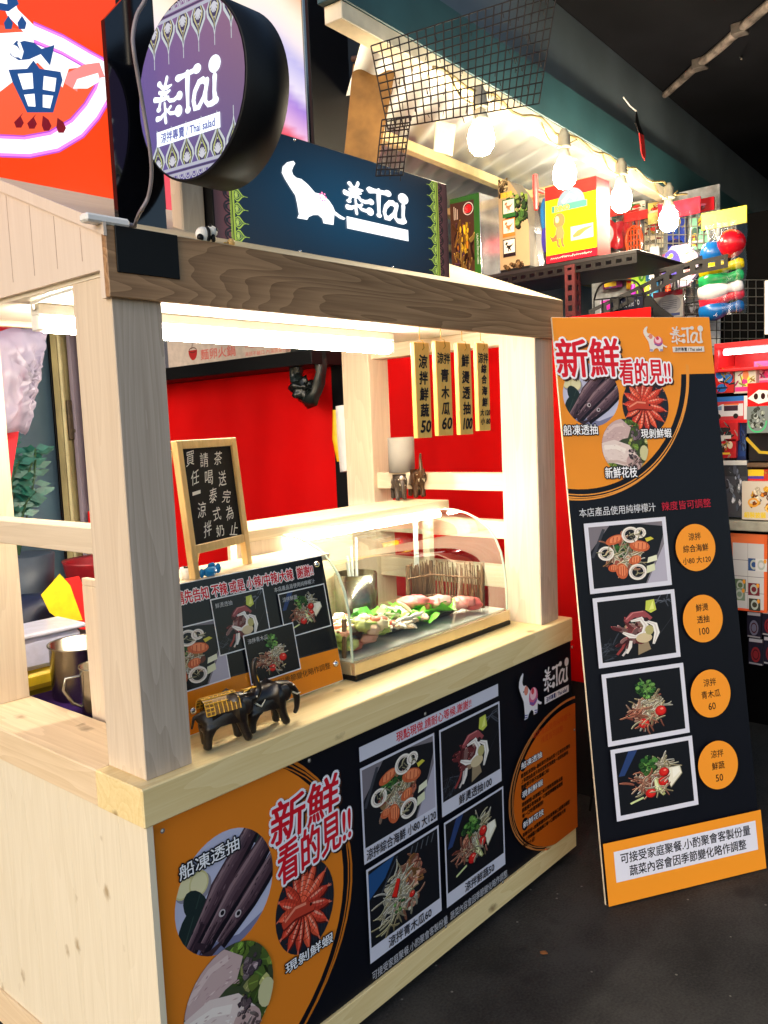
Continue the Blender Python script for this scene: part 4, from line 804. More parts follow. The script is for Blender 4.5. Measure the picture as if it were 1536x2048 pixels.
mb = MB(); mb.box((.185, .955, .9305), (.425, 1.105, 1.03), .015); mb.obj('tub_body', flat('milky_plastic', (196, 196, 222), .35), t)
mb = MB(); mb.box((.175, .945, 1.0305), (.435, 1.115, 1.045), .005); mb.obj('lid', flat('milky_lid', (206, 206, 226), .3), t)
mb = MB(); mb.box((.188, .50, .8663), (.30, .92, .8695), .001); single(mb, 'cloth', flat('purple_cloth', (44, 22, 78), .9, spec=.1, noise=.3), (.34, .7, .866), 'dark purple cloth spread under the steel pots', 'cloth')
def sheet(px_list, plane, mat, name, lab, cat, thick=.004, loc=None):
    P = [at('y', plane, *p) for p in px_list]; mb = MB(); mb.prism([(p.x, p.z) for p in P], 'y', plane, plane+thick)
    mn = min(P, key=lambda p: p.z); return single(mb, name, mat, (mn.x, plane, mn.z), lab, cat)
sheet([(83, 1190), (120, 1148), (140, 1170), (165, 1240), (125, 1243), (100, 1225)], 1.15, flat('yellow_cloth', (236, 206, 10), .7), 'pennant', 'folded yellow pennant with a dark seam standing behind the tub', 'pennant')
sheet([(120, 1160), (158, 1152), (168, 1176), (200, 1172), (205, 1262), (160, 1258)], 1.17, flat('red_cloth', (220, 12, 14), .7), 'pennant', 'folded red pennant beside the yellow one behind the tub', 'pennant')
mb = MB(); blob(mb, at('y', 1.35, 70, 1235), (.17, .1, .09), 21, .12); single(mb, 'dark_bag', flat('navy_bag', (20, 28, 56), .5), tuple(at('y', 1.35, 70, 1280)), 'dark navy bag lying behind the yellow pennant', 'bag')
mb = MB(); p = at('y', 1.45, 198, 1122); mb.lathe([(0, -.16), (.10, -.16), (.13, 0), (.135, .01), (.12, 0), (.09, -.14), (0, -.14)], p, 28); single(mb, 'red_tub', flat('dark_red_plastic', (130, 20, 28), .4), (p.x, p.y, p.z-.16), 'dark red plastic tub behind the left posts', 'tub')
mb = MB(); p = at('y', 1.45, 198, 1300); mb.box((p.x-.25, 1.36, 0), (p.x+.6, 1.9, at('y', 1.45, 198, 1122).z-.162), .004); single(mb, 'back_table', flat('dark_table', (50, 40, 40), .6), (p.x, 1.5, 0), 'dark work table behind the stall under the red tub', 'table')

# ================================================================== SIGNS ON THE ROOF
t = thing('lightbox_sign', (.80, .13, 2.05), 'long dark blue lit sign with white elephant on the stall roof', 'sign')
mb = MB(); mb.box((.352, .101, 2.05), (1.2515, .162, 2.333), .002); mb.obj('sign_case', M['black'], t)
a = Art((0, .101, 0), (1, 0, 0), (0, 0, 1), .0006); xa, xb, za, zb = .356, 1.2485, 2.053, 2.3305
def navy(u, v): g_ = math.exp(-((u-.52)/.34)**2-((v-.5)/.5)**2); return (.003+.003*g_, .007+.050*g_, .016+.105*g_)  # backlight bleeding around the logo, put into the film colour
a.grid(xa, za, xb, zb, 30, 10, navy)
for sgn, e0 in ((1, xa), (-1, xb)):
    X = lambda d: e0 + sgn*d
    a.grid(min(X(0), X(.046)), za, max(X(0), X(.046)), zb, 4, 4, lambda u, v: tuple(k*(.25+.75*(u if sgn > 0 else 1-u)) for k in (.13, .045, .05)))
    h = zb-za; n = 9
    a.poly(rect(min(X(.046), X(.060)), za, max(X(.046), X(.060)), zb), (.34, .46, .05)); a.strip([(X(.053), za), (X(.053), zb)], .003, (.02, .03, .01)); a.strip([(X(.049), za), (X(.049), zb)], .0012, (.02, .03, .01))
    petals(a, X(.060), za, h/n, .034, n, (0, 1), (sgn, 0), (.02, .05, .05), ((.36, .5, .06), (.30, .42, .05), (.42, .55, .1)))
    scallops(a, X(.046), za, h/n, n, (0, 1), (-sgn, 0), (.005, .004, .006))
    for k in range(n): a.poly(ell(X(.034), za+h/n*(k+.5), .004, .006, 8), (.01, .008, .01))
elephant_mark(a, .569, 2.137, .79, 2.274, (1.6, 1.65, 1.7), details=False)
logo_mark(a, .7945, 2.138, 1.052, (1.6, 1.65, 1.7), faint=True, ys=.53)
a.obj('sign_face', M['backlit'], t)
for x in (.62, .98):
    for z in (2.057, 2.327): mb = MB(); mb.lathe([(0, .003), (.003, .0025), (.004, 0)], (x, .1, z), 10, ax=(0, -1, 0)); mb.obj('screw', M['chrome'], t)

DC = Vector((.1587, -.0902, 2.2769)); DR = .171
t = thing('round_sign', (DC.x+.05, DC.y, DC.z), 'round purple backlit sign in a deep black drum, projecting over the beam', 'sign')
mb = MB(); mb.lathe([(0, -.107), (DR*.98, -.107), (DR, -.104), (DR, -.002), (DR-.003, 0), (DR-.006, -.003), (0, -.003)], DC, 72, ax=(-1, 0, 0)); mb.obj('drum', M['black'], t)
dl = R(-3.2); a = Art(DC, (0, -math.cos(dl), math.sin(dl)), (0, math.sin(dl)*-1*-1, math.cos(dl)), .0005); a.ey = Vector((0, math.sin(-dl)*-1, math.cos(dl))); a.n = Vector((-1, 0, 0)); a.clip = ell(0, 0, DR-.005, n=64)
def purple(u, v): g_ = u; return (.105+.16*g_*v+.05*v, .085+.06*v*u, .32-.03*v-.09*u)
sv = a.clip; a.clip = None
nr = 40
for k in range(nr):
    P = ell(0, 0, DR-.005, n=nr); p, q = P[k], P[(k+1) % nr]
    for f0, f1 in ((0, .5), (.5, 1)):
        quad = [(p[0]*f0, p[1]*f0), (p[0]*f1, p[1]*f1), (q[0]*f1, q[1]*f1), (q[0]*f0, q[1]*f0)]
        if f0 == 0: quad = quad[1:3] + [(0, 0)]
        a.face([a.p3(z_) for z_ in quad], 0, False, [purple((z_[0]/DR+1)/2, (z_[1]/DR+1)/2) for z_ in quad])
a.clip = sv
dk = (.045, .035, .10); pc = ((.55, .60, .62), (.42, .46, .16), (.6, .6, .66))
for sg in (-1, 1):
    yb = sg*.137; a.poly(rect(-.12, min(yb, yb+sg*.006), .12, max(yb, yb+sg*.006)), (.45, .46, .55)); a.strip([(-.12, yb+sg*.009), (.12, yb+sg*.009)], .003, dk)
    petals(a, -.132, yb, .048, .066, 6, (1, 0), (0, -sg), dk, (pc[0], pc[1] if sg < 0 else (.5, .46, .22), pc[2])); a.poly(rect(-.1, min(yb+sg*.012, yb+sg*.017), .1, max(yb+sg*.012, yb+sg*.017)), (.42, .42, .5)); scallops(a, -.1, yb+sg*.017, .02, 10, (1, 0), (0, sg), (.5, .5, .56))
logo_mark(a, -.107, -.09, .095, (1.35, 1.5, 1.6), bar_text=(.12, .14, .42), ys=.70)
a.obj('sign_face', M['backlit'], t)
mb = MB(); mb.tube([(.262, -.05, 2.43), (.262, -.05, 2.95)], .012, 10); mb.tube([(.262, .05, 2.43), (.262, .05, 2.95)], .006, 10); mb.obj('hanging_rod', M['steel'], t)

mb = MB(); mb.prism([(.105, 2.05), (.222, 2.05), (.222, 2.56), (.165, 2.52), (.105, 2.45)], 'y', .098, .112); single(mb, 'acrylic_panel', M['blackgloss'], (.16, .1, 2.05), 'glossy black acrylic panel standing upright behind the round sign', 'panel')
mb = MB(); mb.box((.285, .125, 2.06), (.349, .165, 2.30), .003); single(mb, 'wood_block', M['maple_v'], (.317, .145, 2.06), 'pale wood upright between the acrylic panel and the elephant sign', 'wood block')
mb = MB(); mb.box((-.02, .012, 2.0215), (.075, .04, 2.038), .004); 
t = thing('power_adapter', (.03, .03, 2.02), 'white power adapter with a grey cord lying on the left end of the beam', 'adapter'); mb.obj('adapter_body', M['white'], t)
mb = MB(); mb.tube([(.072, .028, 2.03), (.095, .024, 2.03)], [.006, .004], 8); mb.obj('plug', flat('grey_plug', (120, 112, 116), .4), t)
mb = MB(); P = [(249, 436), (262, 443), (278, 428), (296, 395), (303, 350), (300, 300), (288, 225), (278, 165), (268, 105), (266, 70), (274, 30), (290, 0), (300, -40)]
pts = [Vector((.092, .024, 2.03))]
for i, p in enumerate(P[2:]): pts.append(CAM + ray(*p)*(1.50-.02*min(i, 6)))
def smooth(pts, n=6):
    out = []
    for i in range(len(pts)-1):
        p0, p1, p2, p3 = pts[max(i-1, 0)], pts[i], pts[i+1], pts[min(i+2, len(pts)-1)]
        for k in range(n):
            t_ = k/n; out.append(.5*((2*p1)+(p2-p0)*t_+(2*p0-5*p1+4*p2-p3)*t_*t_+(3*p1-p0-3*p2+p3)*t_**3))
    return out+[pts[-1]]
mb.tube(smooth(pts), .0034, 8); mb.obj('cord', flat('grey_cord', (128, 120, 124), .45), t)
# panda and bead
c = at('y', .03, 408, 478)
t = thing('panda_figurine', (c.x, c.y, 2.021), 'tiny black and white panda figurine sitting on the front beam', 'figurine')
mb = MB(); mb.ball((c.x, c.y, 2.037), (.02, .014, .017), 16); mb.ball((c.x+.019, c.y-.003, 2.046), (.0135, .012, .0125), 14); mb.obj('body', M['white'], t)
for d_, r_ in (((.004, -.006, 2.037), (.007, .012, .018)), ((-.016, -.008, 2.028), (.008, .007, .008)), ((.026, -.012, 2.049), (.004, .003, .0035)), ((.013, -.008, 2.057), (.004, .003, .004)), ((.024, .004, 2.057), (.004, .003, .004)), ((.016, -.012, 2.03), (.006, .005, .009))): mb = MB(); mb.ball((c.x+d_[0], c.y+d_[1], d_[2]), r_, 10); mb.obj('black_patch', M['black'], t)
c = at('y', .025, 462, 480); mb = MB(); mb.ball((c.x, c.y, 2.0295), .009, 14); mb.tube([(c.x-.02, c.y, 2.026), (c.x-.008, c.y, 2.029)], .002, 6); single(mb, 'wooden_bead', M['easel_wood'], (c.x, c.y, 2.02), 'small round wooden bead lying right of the panda on the beam', 'bead')

# ================================================================== STANDING BANNER
BL = Vector((1.5507, -.2321, 0)); e = Vector((.8570, -.5152, 0)).normalized(); bk = Vector((-e.y, e.x, 0)); up = Vector((0, 0, 1))*math.cos(R(8)) + bk*math.sin(R(8)); BW, BH = .642, 1.972
t = thing('standing_banner', tuple(BL+e*BW/2), 'tall orange and black menu board leaning on a wire easel right of the stall', 'banner')
nn = e.cross(up); mx = Matrix(((e.x, up.x, -nn.x, BL.x), (e.y, up.y, -nn.y, BL.y), (e.z, up.z, -nn.z, BL.z+.002), (0, 0, 0, 1)))
mb = MB(); mb.box((0, 0, 0), (BW, BH, .008), .001, mx=mx); mb.obj('board', flat('pale_foam_edge', (206, 190, 166), .7), t)
a = Art(BL+Vector((0, 0, .002)), e, up, .0005); a.n = nn; a.clip = rect(.001, .001, BW-.001, BH-.001)
a.poly(rect(0, 0, BW, BH), NAVY); a.poly(rect(0, 1.766, BW, BH), ORANGE)
for rx, ry, dx, dy, w in ((.452, .452, 0, 0, .0045), (.445, .44, .003, .003, .004), (.452, .442, -.006, -.012, .003), (.458, .446, -.002, .0, .003), (.44, .434, .008, -.012, .003)): a.ring(.075+dx, 1.80+dy, rx, ry, w, (226, 148, 60), 72, a0=-3.14, a1=0)
a.fan(ell(.075, 1.80, .424, .418, 72), (236, 150, 44), ORANGE); a.poly(rect(0, 1.768, .49, BH), ORANGE)
circ(a, .125, 1.703, .109, .109, pic_boat); circ(a, .337, 1.66, .094, .1, pic_shrimp); circ(a, .238, 1.52, .092, .096, pic_cuttle)
headline(a, '新鮮', .003, 1.765, .25, 1.896, .010); headline(a, '看的見!!', .243, 1.735, .45, 1.822, .008, rot=-.02)
caption(a, '船凍透抽', .003, 1.567, .135, 1.602, -.02); caption(a, '現剝鮮蝦', .305, 1.543, .43, 1.576, -.02); caption(a, '新鮮花枝', .148, 1.412, .275, 1.450, -.02)
elephant_mark(a, .353, 1.848, .447, 1.938, (222, 214, 206)); logo_mark(a, .468, 1.8445, .602, (216, 210, 204), bar_text=(50, 44, 60), ys=.78)
a.text('本店產品使用純檸檬汁', .033, 1.288, .335, 1.318, (214, 216, 222)); a.text('辣度皆可調整', .36, 1.287, .565, 1.318, (196, 32, 56))
for y1, y0, fn, ls in ((1.266, 1.028, pic_seafood, ('涼拌', '綜合海鮮', '小80 大120')), (1.013, .778, pic_squid, ('鮮燙', '透抽', '100')), (.757, .516, pic_herb, ('涼拌', '青木瓜', '60')), (.505, .268, pic_veg, ('涼拌', '鮮蔬', '50'))):
    x0 = .046+(1.27-y1)*.022; x1 = x0+.325; a.poly(rect(x0, y0, x1, y1), (214, 214, 226)); photo(a, x0+.016, y0+.016, x1-.016, y1-.014, fn)
    cy = y0+.121; a.fan(ell(.482, cy, .083, .083, 48), (250, 190, 88), (240, 150, 44))
    for k, l in enumerate(ls):
        hh = .026 if k < 2 else .024; v, f_, w_, h_ = glyphs(l); W = min(hh*w_/h_*.95, .136); a.text(l, .482-W/2, cy+.026-k*.041, .482+W/2, cy+.026-k*.041+hh, (40, 26, 16), bold=.0004)
a.poly(rect(0, 0, BW, .206), (240, 150, 40)); a.poly(rect(.038, .072, .614, .173), (222, 222, 234))
a.text('可接受家庭聚餐.小酌聚會客製份量', .062, .128, .588, .163, (26, 26, 36), bold=.0006); a.text('蔬菜內容會因季節變化略作調整', .092, .083, .565, .118, (26, 26, 36), bold=.0006)
a.obj('printed_face', M['print'], t)
mb = MB(); q = BL+e*.02+bk*.03
for p0, p1 in (((.3, 1.2), (.27, .33)), ((BW, 1.2), (BW+.04, .33)), ((BW/2, 1.5), (BW/2, .62))):
    mb.tube([BL+e*p0[0]+up*p0[1]+bk*.012, Vector((BL+e*p1[0]+bk*p1[1]))+Vector((0, 0, .004))], .005, 8)
mb.tube([BL+e*.16+bk*.26+Vector((0, 0, .13)), BL+e*(BW/2)+bk*.60+Vector((0, 0, .15))], .004, 8); mb.tube([BL+e*(BW+.03)+bk*.32+Vector((0, 0, .15)), BL+e*(BW/2)+bk*.60+Vector((0, 0, .15))], .004, 8); mb.tube([BL+e*.02+bk*.02+Vector((0, 0, .16)), BL+e*.24+bk*.30+Vector((0, 0, .10))], .003, 6); mb.tube([BL+e*.16+bk*.26+Vector((0, 0, .13)), BL+e*.26+bk*.20+Vector((0, 0, .55))], .003, 6)
mb.obj('wire_easel', M['steel'], t)
# ================================================================== THE MARKET BEHIND
DARK = flat('dark_wall', (26, 26, 28), .8, noise=.3, nscale=2)  # one dark colour with randomly varied tone
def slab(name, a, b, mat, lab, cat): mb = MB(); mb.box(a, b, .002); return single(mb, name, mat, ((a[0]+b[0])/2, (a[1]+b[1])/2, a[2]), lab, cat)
slab('rear_wall', (-6, 4.4, 0), (9, 4.6, 5.5), DARK, 'dark wall closing the market far behind the stalls', 'wall')
slab('side_wall', (8.0, -8, 0), (8.2, 4.4, 5.5), DARK, 'dark wall at the far right end of the market', 'wall')
# red side sheets running back between the food stall and the toy stand
t = thing('red_curtain', (2.27, .7, 0), 'bright red side sheet right of the black gap, nearer the toy stand', 'curtain')
mb = MB(); ny, nz = 60, 12
def wav(y, z): return 2.26 + .004*math.sin(y*9+.8*z) + .003*math.sin(y*21+z*3)
def wavy(y0, y1, z0, z1):
    m_ = MB(); vs_ = [(wav(y0+(y1-y0)*i/ny, z0+(z1-z0)*k/nz), y0+(y1-y0)*i/ny, z0+(z1-z0)*k/nz) for i in range(ny+1) for k in range(nz+1)]
    m_.add(vs_, [[i*(nz+1)+k, i*(nz+1)+k+1, (i+1)*(nz+1)+k+1, (i+1)*(nz+1)+k] for i in range(ny) for k in range(nz)], 0, True); return m_
wavy(-.10, 1.50, .5, 2.02).obj('sheet', M['red_sheet'], t); mb = MB(); mb.box((2.2705, -.10, 0), (2.285, 1.50, 2.02), .001); mb.obj('backing', DARK, t)
t = thing('red_partition', (2.27, 2.5, 0), 'bright red side sheet left of the black gap, under the white shop sign', 'partition')
wavy(1.605, 3.6, .35, 1.955).obj('sheet', M['red_sheet'], t); mb = MB(); mb.box((2.2705, 1.605, 0), (2.285, 3.6, 1.955), .001); mb.obj('backing', DARK, t)
mb = MB(); mb.box((2.25, 1.51, 0), (2.28, 1.60, 2.3), .003); single(mb, 'gap_strip', M['black'], (2.265, 1.555, 0), 'black strip standing in for the dark gap between the two red sheets', 'post')  # darkness of the gap put in as a black strip
p0, p1 = at('x', 2.2, 672, 812), at('x', 2.2, 694, 942)
t = thing('hanging_sleeves', (2.2, 1.5, p1.z), 'white and yellow plastic sleeves hanging in the gap by the back post', 'sleeves')
mb = MB(); mb.tube([(2.2, p1.y+.01, p0.z), (2.205, p1.y, (p0.z+p1.z)/2), (2.2, p1.y-.02, p1.z)], [.035, .045, .05], 14); mb.obj('white_sleeve', M['white'], t)
mb = MB(); mb.tube([(2.19, p0.y-.01, p0.z-.02), (2.19, p0.y-.01, (p0.z+p1.z)/2), (2.19, p1.y+.03, p1.z+.05)], [.018, .028, .02], 12); mb.obj('yellow_sleeve', flat('yellow_plastic', (240, 190, 20), .4), t)
slab('side_fascia', (2.02, 1.50, 1.925), (2.255, 3.9, 1.995), M['black'], 'black fascia between the white shop sign and the red sheet', 'fascia')
t = thing('shop_sign', (2.2, 2.4, 2.0), 'white shop sign with red lettering and bowl emblem above the red sheet', 'sign')
mb = MB(); mb.box((2.19, 1.86, 1.9955), (2.25, 2.90, 2.17), .002); mb.obj('sign_box', flat('sign_white', (206, 190, 176), .5), t); mb = MB(); mb.box((2.2, 2.901, 1.9955), (2.25, 3.9, 2.3), .002); mb.obj('grey_end', flat('sign_grey', (90, 92, 104), .5), t)
def sg(px, py): p = at('x', 2.19, px, py); return 2.90-p.y, p.z-1.9955
def sart(): return Art((2.19, 2.90, 1.9955), (0, -1, 0), (0, 0, 1), .0006)
x0, zc = sg(386, 708); a = sart()
a.poly([(x0+.042*math.cos(k*math.pi/10+math.pi), zc+.022+.058*math.sin(k*math.pi/10+math.pi)) for k in range(11)], (176, 40, 40)); a.ring(x0, zc+.022, .034, .014, .005, (90, 40, 30)); a.strip([(x0-.01, zc+.03), (x0+.01, zc+.08)], .005, (90, 50, 30)); a.obj('bowl_emblem', M['printmatte'], t)
for w_, (q0, q1), dz in (('麵卵火鍋', ((402, 718), (470, 692)), 0), ('手作麵食 營業至午夜', ((490, 697), (540, 688)), .006), ('湯頭不鹹口 內湯蔬菜任選', ((490, 709), (582, 697)), .0)):
    a = sart(); u0, v0 = sg(*q0); u1, v1 = sg(*q1); m_ = (v0+v1)/2; hh = .03 if w_ == '麵卵火鍋' else .012; a.text(w_, u0, m_-hh+dz, u1, m_+hh+dz, (214, 110, 100), bold=.001 if hh > .02 else 0); a.obj('sign_lettering', M['printmatte'], t)
P = [at('x', 2.1, *q_) for q_ in ((596, 682), (590, 740), (606, 785), (622, 796), (640, 748), (634, 690))]
t = thing('strap_bundle', tuple(P[3]), 'crumpled black strap hanging at the right end of the white shop sign', 'strap')
mb = MB()
for o_ in (0, .012): mb.tube([p+Vector((o_, j(-.015, .015), j(-.012, .012))) for p in smooth(P, 3)], [j(.022, .05) for _ in range(16)], 4)
mb.obj('strap_loop', flat('black_webbing', (20, 28, 28), .35, noise=.5, nscale=25), t)
mb = MB(); blob(mb, P[2]+Vector((0, 0, .02)), (.05, .06, .045), 31, .4); mb.obj('knot', flat('black_plastic', (18, 22, 22), .3), t)

# things seen through the left opening
def panel(px0, px1, plane, z0, z1, mat, name, lab, cat, pyr=850, th=.03):
    x0, x1 = at('y', plane, px0, pyr).x, at('y', plane, px1, pyr).x; return slab(name, (x0, plane, z0), (x1, plane+th, z1), mat, lab, cat)
panel(-60, 108, 2.3, 0, 2.6, flat('blue_grey_steel', (74, 100, 118), .35, metal=.3, noise=.15, nscale=3), 'steel_door', 'blue grey steel door seen through the left opening', 'door')
panel(110, 124, 2.3, 0, 2.6, M['black'], 'door_gap', 'narrow black strip standing in for the dark gap beside the blue grey door', 'post', th=.02)  # black strip added for the dark between door and jamb
t = thing('door_jamb', tuple(at('y', 2.2, 138, 1100)), 'yellowed door jamb with a rusty lock and pipe beside the steel door', 'door jamb')
x0, x1 = at('y', 2.2, 124, 850).x, at('y', 2.2, 152, 850).x
mb = MB(); mb.box((x0, 2.2, 0), (x1, 2.25, 2.6), .003); mb.obj('jamb_board', flat('yellowed_paint', (150, 136, 92), .6, noise=.4, nscale=4), t)
mb = MB(); p = at('y', 2.19, 143, 840); mb.box((p.x-.025, 2.17, p.z-.09), (p.x+.025, 2.199, p.z+.09), .004); mb.ball((p.x+.008, 2.165, p.z-.05), .014, 10); mb.obj('lock', flat('rusty_lock', (66, 54, 40), .5, metal=.5, noise=.5), t)
mb = MB(); mb.tube([(p.x-.035, 2.185, .3), (p.x-.035, 2.185, 2.4)], .009, 8); mb.obj('pipe', flat('cream_pipe', (176, 164, 120), .5), t)
panel(152, 172, 2.15, 0, 2.6, flat('mauve_wall', (120, 108, 120), .6, noise=.2, nscale=3), 'mauve_panel', 'grey mauve wall panel right of the door jamb', 'panel')
panel(170, 240, 2.1, 1.30, 2.6, M['maple_v'], 'brown_board', 'pale brown board behind the left front post', 'board', th=.02)
panel(166, 240, 2.1, .4, 1.28, M['red_sheet'], 'red_board', 'dark red board behind the left front post', 'board', th=.02)
sheet([(-30, 640), (40, 640), (52, 740), (40, 850), (22, 960), (10, 1010), (-30, 1010)], 1.35, flat('red_apron', (206, 20, 40), .75), 'apron', 'red apron hanging behind the left back post', 'apron')
def bagmat():
    m, t, b = nmat('thin_white_plastic'); b.inputs['Base Color'].default_value = (*lin((178, 168, 190)), 1); b.inputs['Roughness'].default_value = .3
    tr = t.nodes.new('ShaderNodeBsdfTransparent'); mx = t.nodes.new('ShaderNodeMixShader'); mx.inputs[0].default_value = .68
    t.links.new(tr.outputs[0], mx.inputs[1]); t.links.new(b.outputs[0], mx.inputs[2]); t.links.new(mx.outputs[0], t.nodes['Material Output'].inputs[0]); return m
def crumple(pts2, plane, depth, seed):
    """thin plastic bag: crumpled sheet with folds"""
    P = [at('y', plane, *q_) for q_ in pts2]; cx = sum(p.x for p in P)/len(P); cz = sum(p.z for p in P)/len(P); mb = MB(); q_ = random.Random(seed); n = 12; m_ = len(P)*4; rim = []
    for i in range(len(P)):
        a_, b_ = P[i], P[(i+1) % len(P)]
        for k in range(4): rim.append(a_.lerp(b_, k/4))
    for sd in (-1, 1):
        vs_ = [(cx, plane+sd*depth, cz)]
        for i in range(1, n+1):
            for k in range(m_):
                f = i/n; p = rim[k]; w = sd*depth*(1-f*f)**.5 + q_.uniform(-1, 1)*depth*.45*(1-f) + depth*.5*math.sin(k*1.7+f*4)*f*(1-f)*2; vs_.append((cx+(p.x-cx)*f, plane+w, cz+(p.z-cz)*f+q_.uniform(-.003, .003)))
        mb.add(vs_, [[0, 1+k, 1+(k+1) % m_] for k in range(m_)] + [[1+(i-1)*m_+k, 1+i*m_+k, 1+i*m_+(k+1) % m_, 1+(i-1)*m_+(k+1) % m_] for i in range(1, n) for k in range(m_)], 0, True)
    return mb, (cx, plane, min(p.z for p in P))
mb, loc = crumple([(-30, 670), (30, 655), (88, 662), (80, 700), (75, 760), (62, 800), (50, 870), (34, 862), (-30, 880)], 1.28, .07, 4); single(mb, 'plastic_bag', bagmat(), loc, 'crumpled translucent white plastic bag hanging over the red apron', 'plastic bag')
t = thing('potted_plant', tuple(at('y', 1.75, 40, 1150)), 'dark green leafy plant in shade behind the left back post', 'plant')
mb = MB(); base = at('y', 1.75, 38, 1110)
LG = flat('dark_leaf', (16, 84, 72), .4, noise=.4, nscale=30)
ml = MB()
for k in range(9):
    tip = at('y', 1.75, j(20, 70), j(850, 1000)) + Vector((0, j(-.1, .1), 0)); mid = base.lerp(tip, .55) + Vector((j(-.03, .03), 0, .05)); L = smooth([base, mid, tip], 6); mb.tube(L, .004, 5)
    for i in range(4, len(L)):
        for s_ in (-1, 1):
            d = Vector((s_*j(.5, 1), j(-.5, .3), j(-.2, .5))).normalized()*j(.05, .075); w = Vector((0, .3, 1)).normalized()*.016; p = L[i]
            ml.face([p, p+d*.4+w, p+d, p+d*.5-w], 0, True)
ml.obj('leaves', LG, t); mb.obj('stems', flat('stem', (40, 70, 40), .6), t)
mb = MB(); mb.lathe([(0, -.3), (.10, -.3), (.13, 0), (.11, 0), (0, -.03)], base, 24); mb.obj('pot', flat('grey_pot', (60, 70, 84), .5), t)
mb = MB(); mb.box((base.x-.35, 1.62, 0), (base.x+.4, 1.95, base.z-.302), .003); single(mb, 'plant_bench', flat('dark_bench', (40, 44, 54), .6), (base.x, 1.75, 0), 'dark low bench under the leafy plant', 'bench')

# orange lit shop sign with the pot emblem
YO = 1.4
t = thing('orange_sign', (.2, 1.45, 2.45), 'large glowing orange shop sign with a white outlined hot pot emblem', 'sign')
x1 = at('y', YO, 246, 200).x
mb = MB(); mb.box((-.75, YO+.001, 2.36), (x1, YO+.14, 3.7), .003); mb.obj('sign_case', M['black'], t)
a = Art((0, YO, 0), (1, 0, 0), (0, 0, 1), .0005); a.poly(rect(-.745, 2.365, x1-.004, 3.695), (1.05, .055, .0))
def pp(L): return [(lambda p: (p.x, p.z))(at('y', YO, *q_)) for q_ in L]
def z1(L): return pp([(x/2.4, y/2.4) for x, y in L])
bowl = z1([(-260, 60), (160, 155), (300, 215), (430, 290), (500, 320), (522, 365), (490, 460), (440, 545), (370, 625), (260, 690), (130, 715), (0, 705), (-150, 670), (-260, 600)])
a.poly(bowl, (1.1, .12, .04), tess=True)
a.poly(z1([(-260, 130), (0, 160), (165, 150), (330, 250), (430, 320), (330, 330), (300, 420), (180, 300), (0, 440), (-260, 430)]), (1.35, 1.3, 1.3), tess=True)
rim = z1([(160, 155), (300, 215), (430, 290), (500, 325), (515, 370), (490, 450), (440, 535), (370, 615), (260, 680), (130, 705), (0, 700), (-150, 660), (-260, 600)])
a.strip(rim, .074, (.55, .10, .75)); a.strip(rim, .064, (1.3, .30, .95)); a.strip(rim, .046, (1.6, 1.5, 1.55), cap=True)
hnd = z1([(340, 420), (350, 380), (420, 345), (490, 335)]); a.strip(hnd, .05, (1.1, .3, .28)); a.poly(z1([(350, 425), (370, 380), (470, 350), (480, 390), (420, 425)]), (1.4, 1.3, 1.3))
BLU = (.008, .07, .26)
a.strip(z1([(20, -40), (60, 60), (150, 150)]), .05, (1.4, 1.3, 1.4)); a.poly(z1([(-60, -60), (60, -60), (90, 20), (40, 55), (-60, 40)]), BLU, tess=True); a.poly(z1([(-30, -30), (30, -30), (35, 20), (-20, 10)]), (1.4, 1.4, 1.4)); 
for x, y in ((40, 110), (105, 110)): a.poly(z1([(x, y-35), (x+22, y), (x+15, y+30), (x-15, y+30), (x-22, y)]), BLU, tess=True)
a.poly(z1([(42, 235), (80, 195), (150, 195), (200, 235), (262, 215), (240, 315), (195, 260), (140, 285), (90, 290), (50, 265)]), BLU, tess=True); a.poly(ell(*z1([(70, 245)])[0], .02, n=12), (1.3, 1.3, 1.3)); a.strip(z1([(90, 205), (105, 245), (95, 280)]), .012, (1.3, 1.3, 1.3)); a.strip(z1([(80, 190), (110, 180), (160, 190)]), .02, (1.3, 1.3, 1.3))
a.poly(z1([(40, 335), (130, 330), (160, 290), (190, 330), (290, 345), (300, 385), (255, 540), (130, 540), (60, 395)]), BLU, tess=True)
for L in ([(85, 355), (155, 350), (160, 425), (110, 430)], [(210, 365), (270, 375), (262, 440), (205, 430)], [(115, 455), (165, 450), (170, 512), (135, 510)], [(205, 455), (255, 460), (240, 520), (205, 515)]): a.poly(z1(L), (1.4, 1.4, 1.4))
for x, y in ((92, 575), (155, 580), (225, 590), (295, 600)): s_ = 1 if x > 190 else -1; a.poly(z1([(x-s_*20, y-35), (x+8, y-15), (x+22, y+15), (x+10, y+38), (x-15, y+38), (x-25, y+12)]), (.22, .0, .012), tess=True)
a.obj('sign_face', M['backlit'], t)
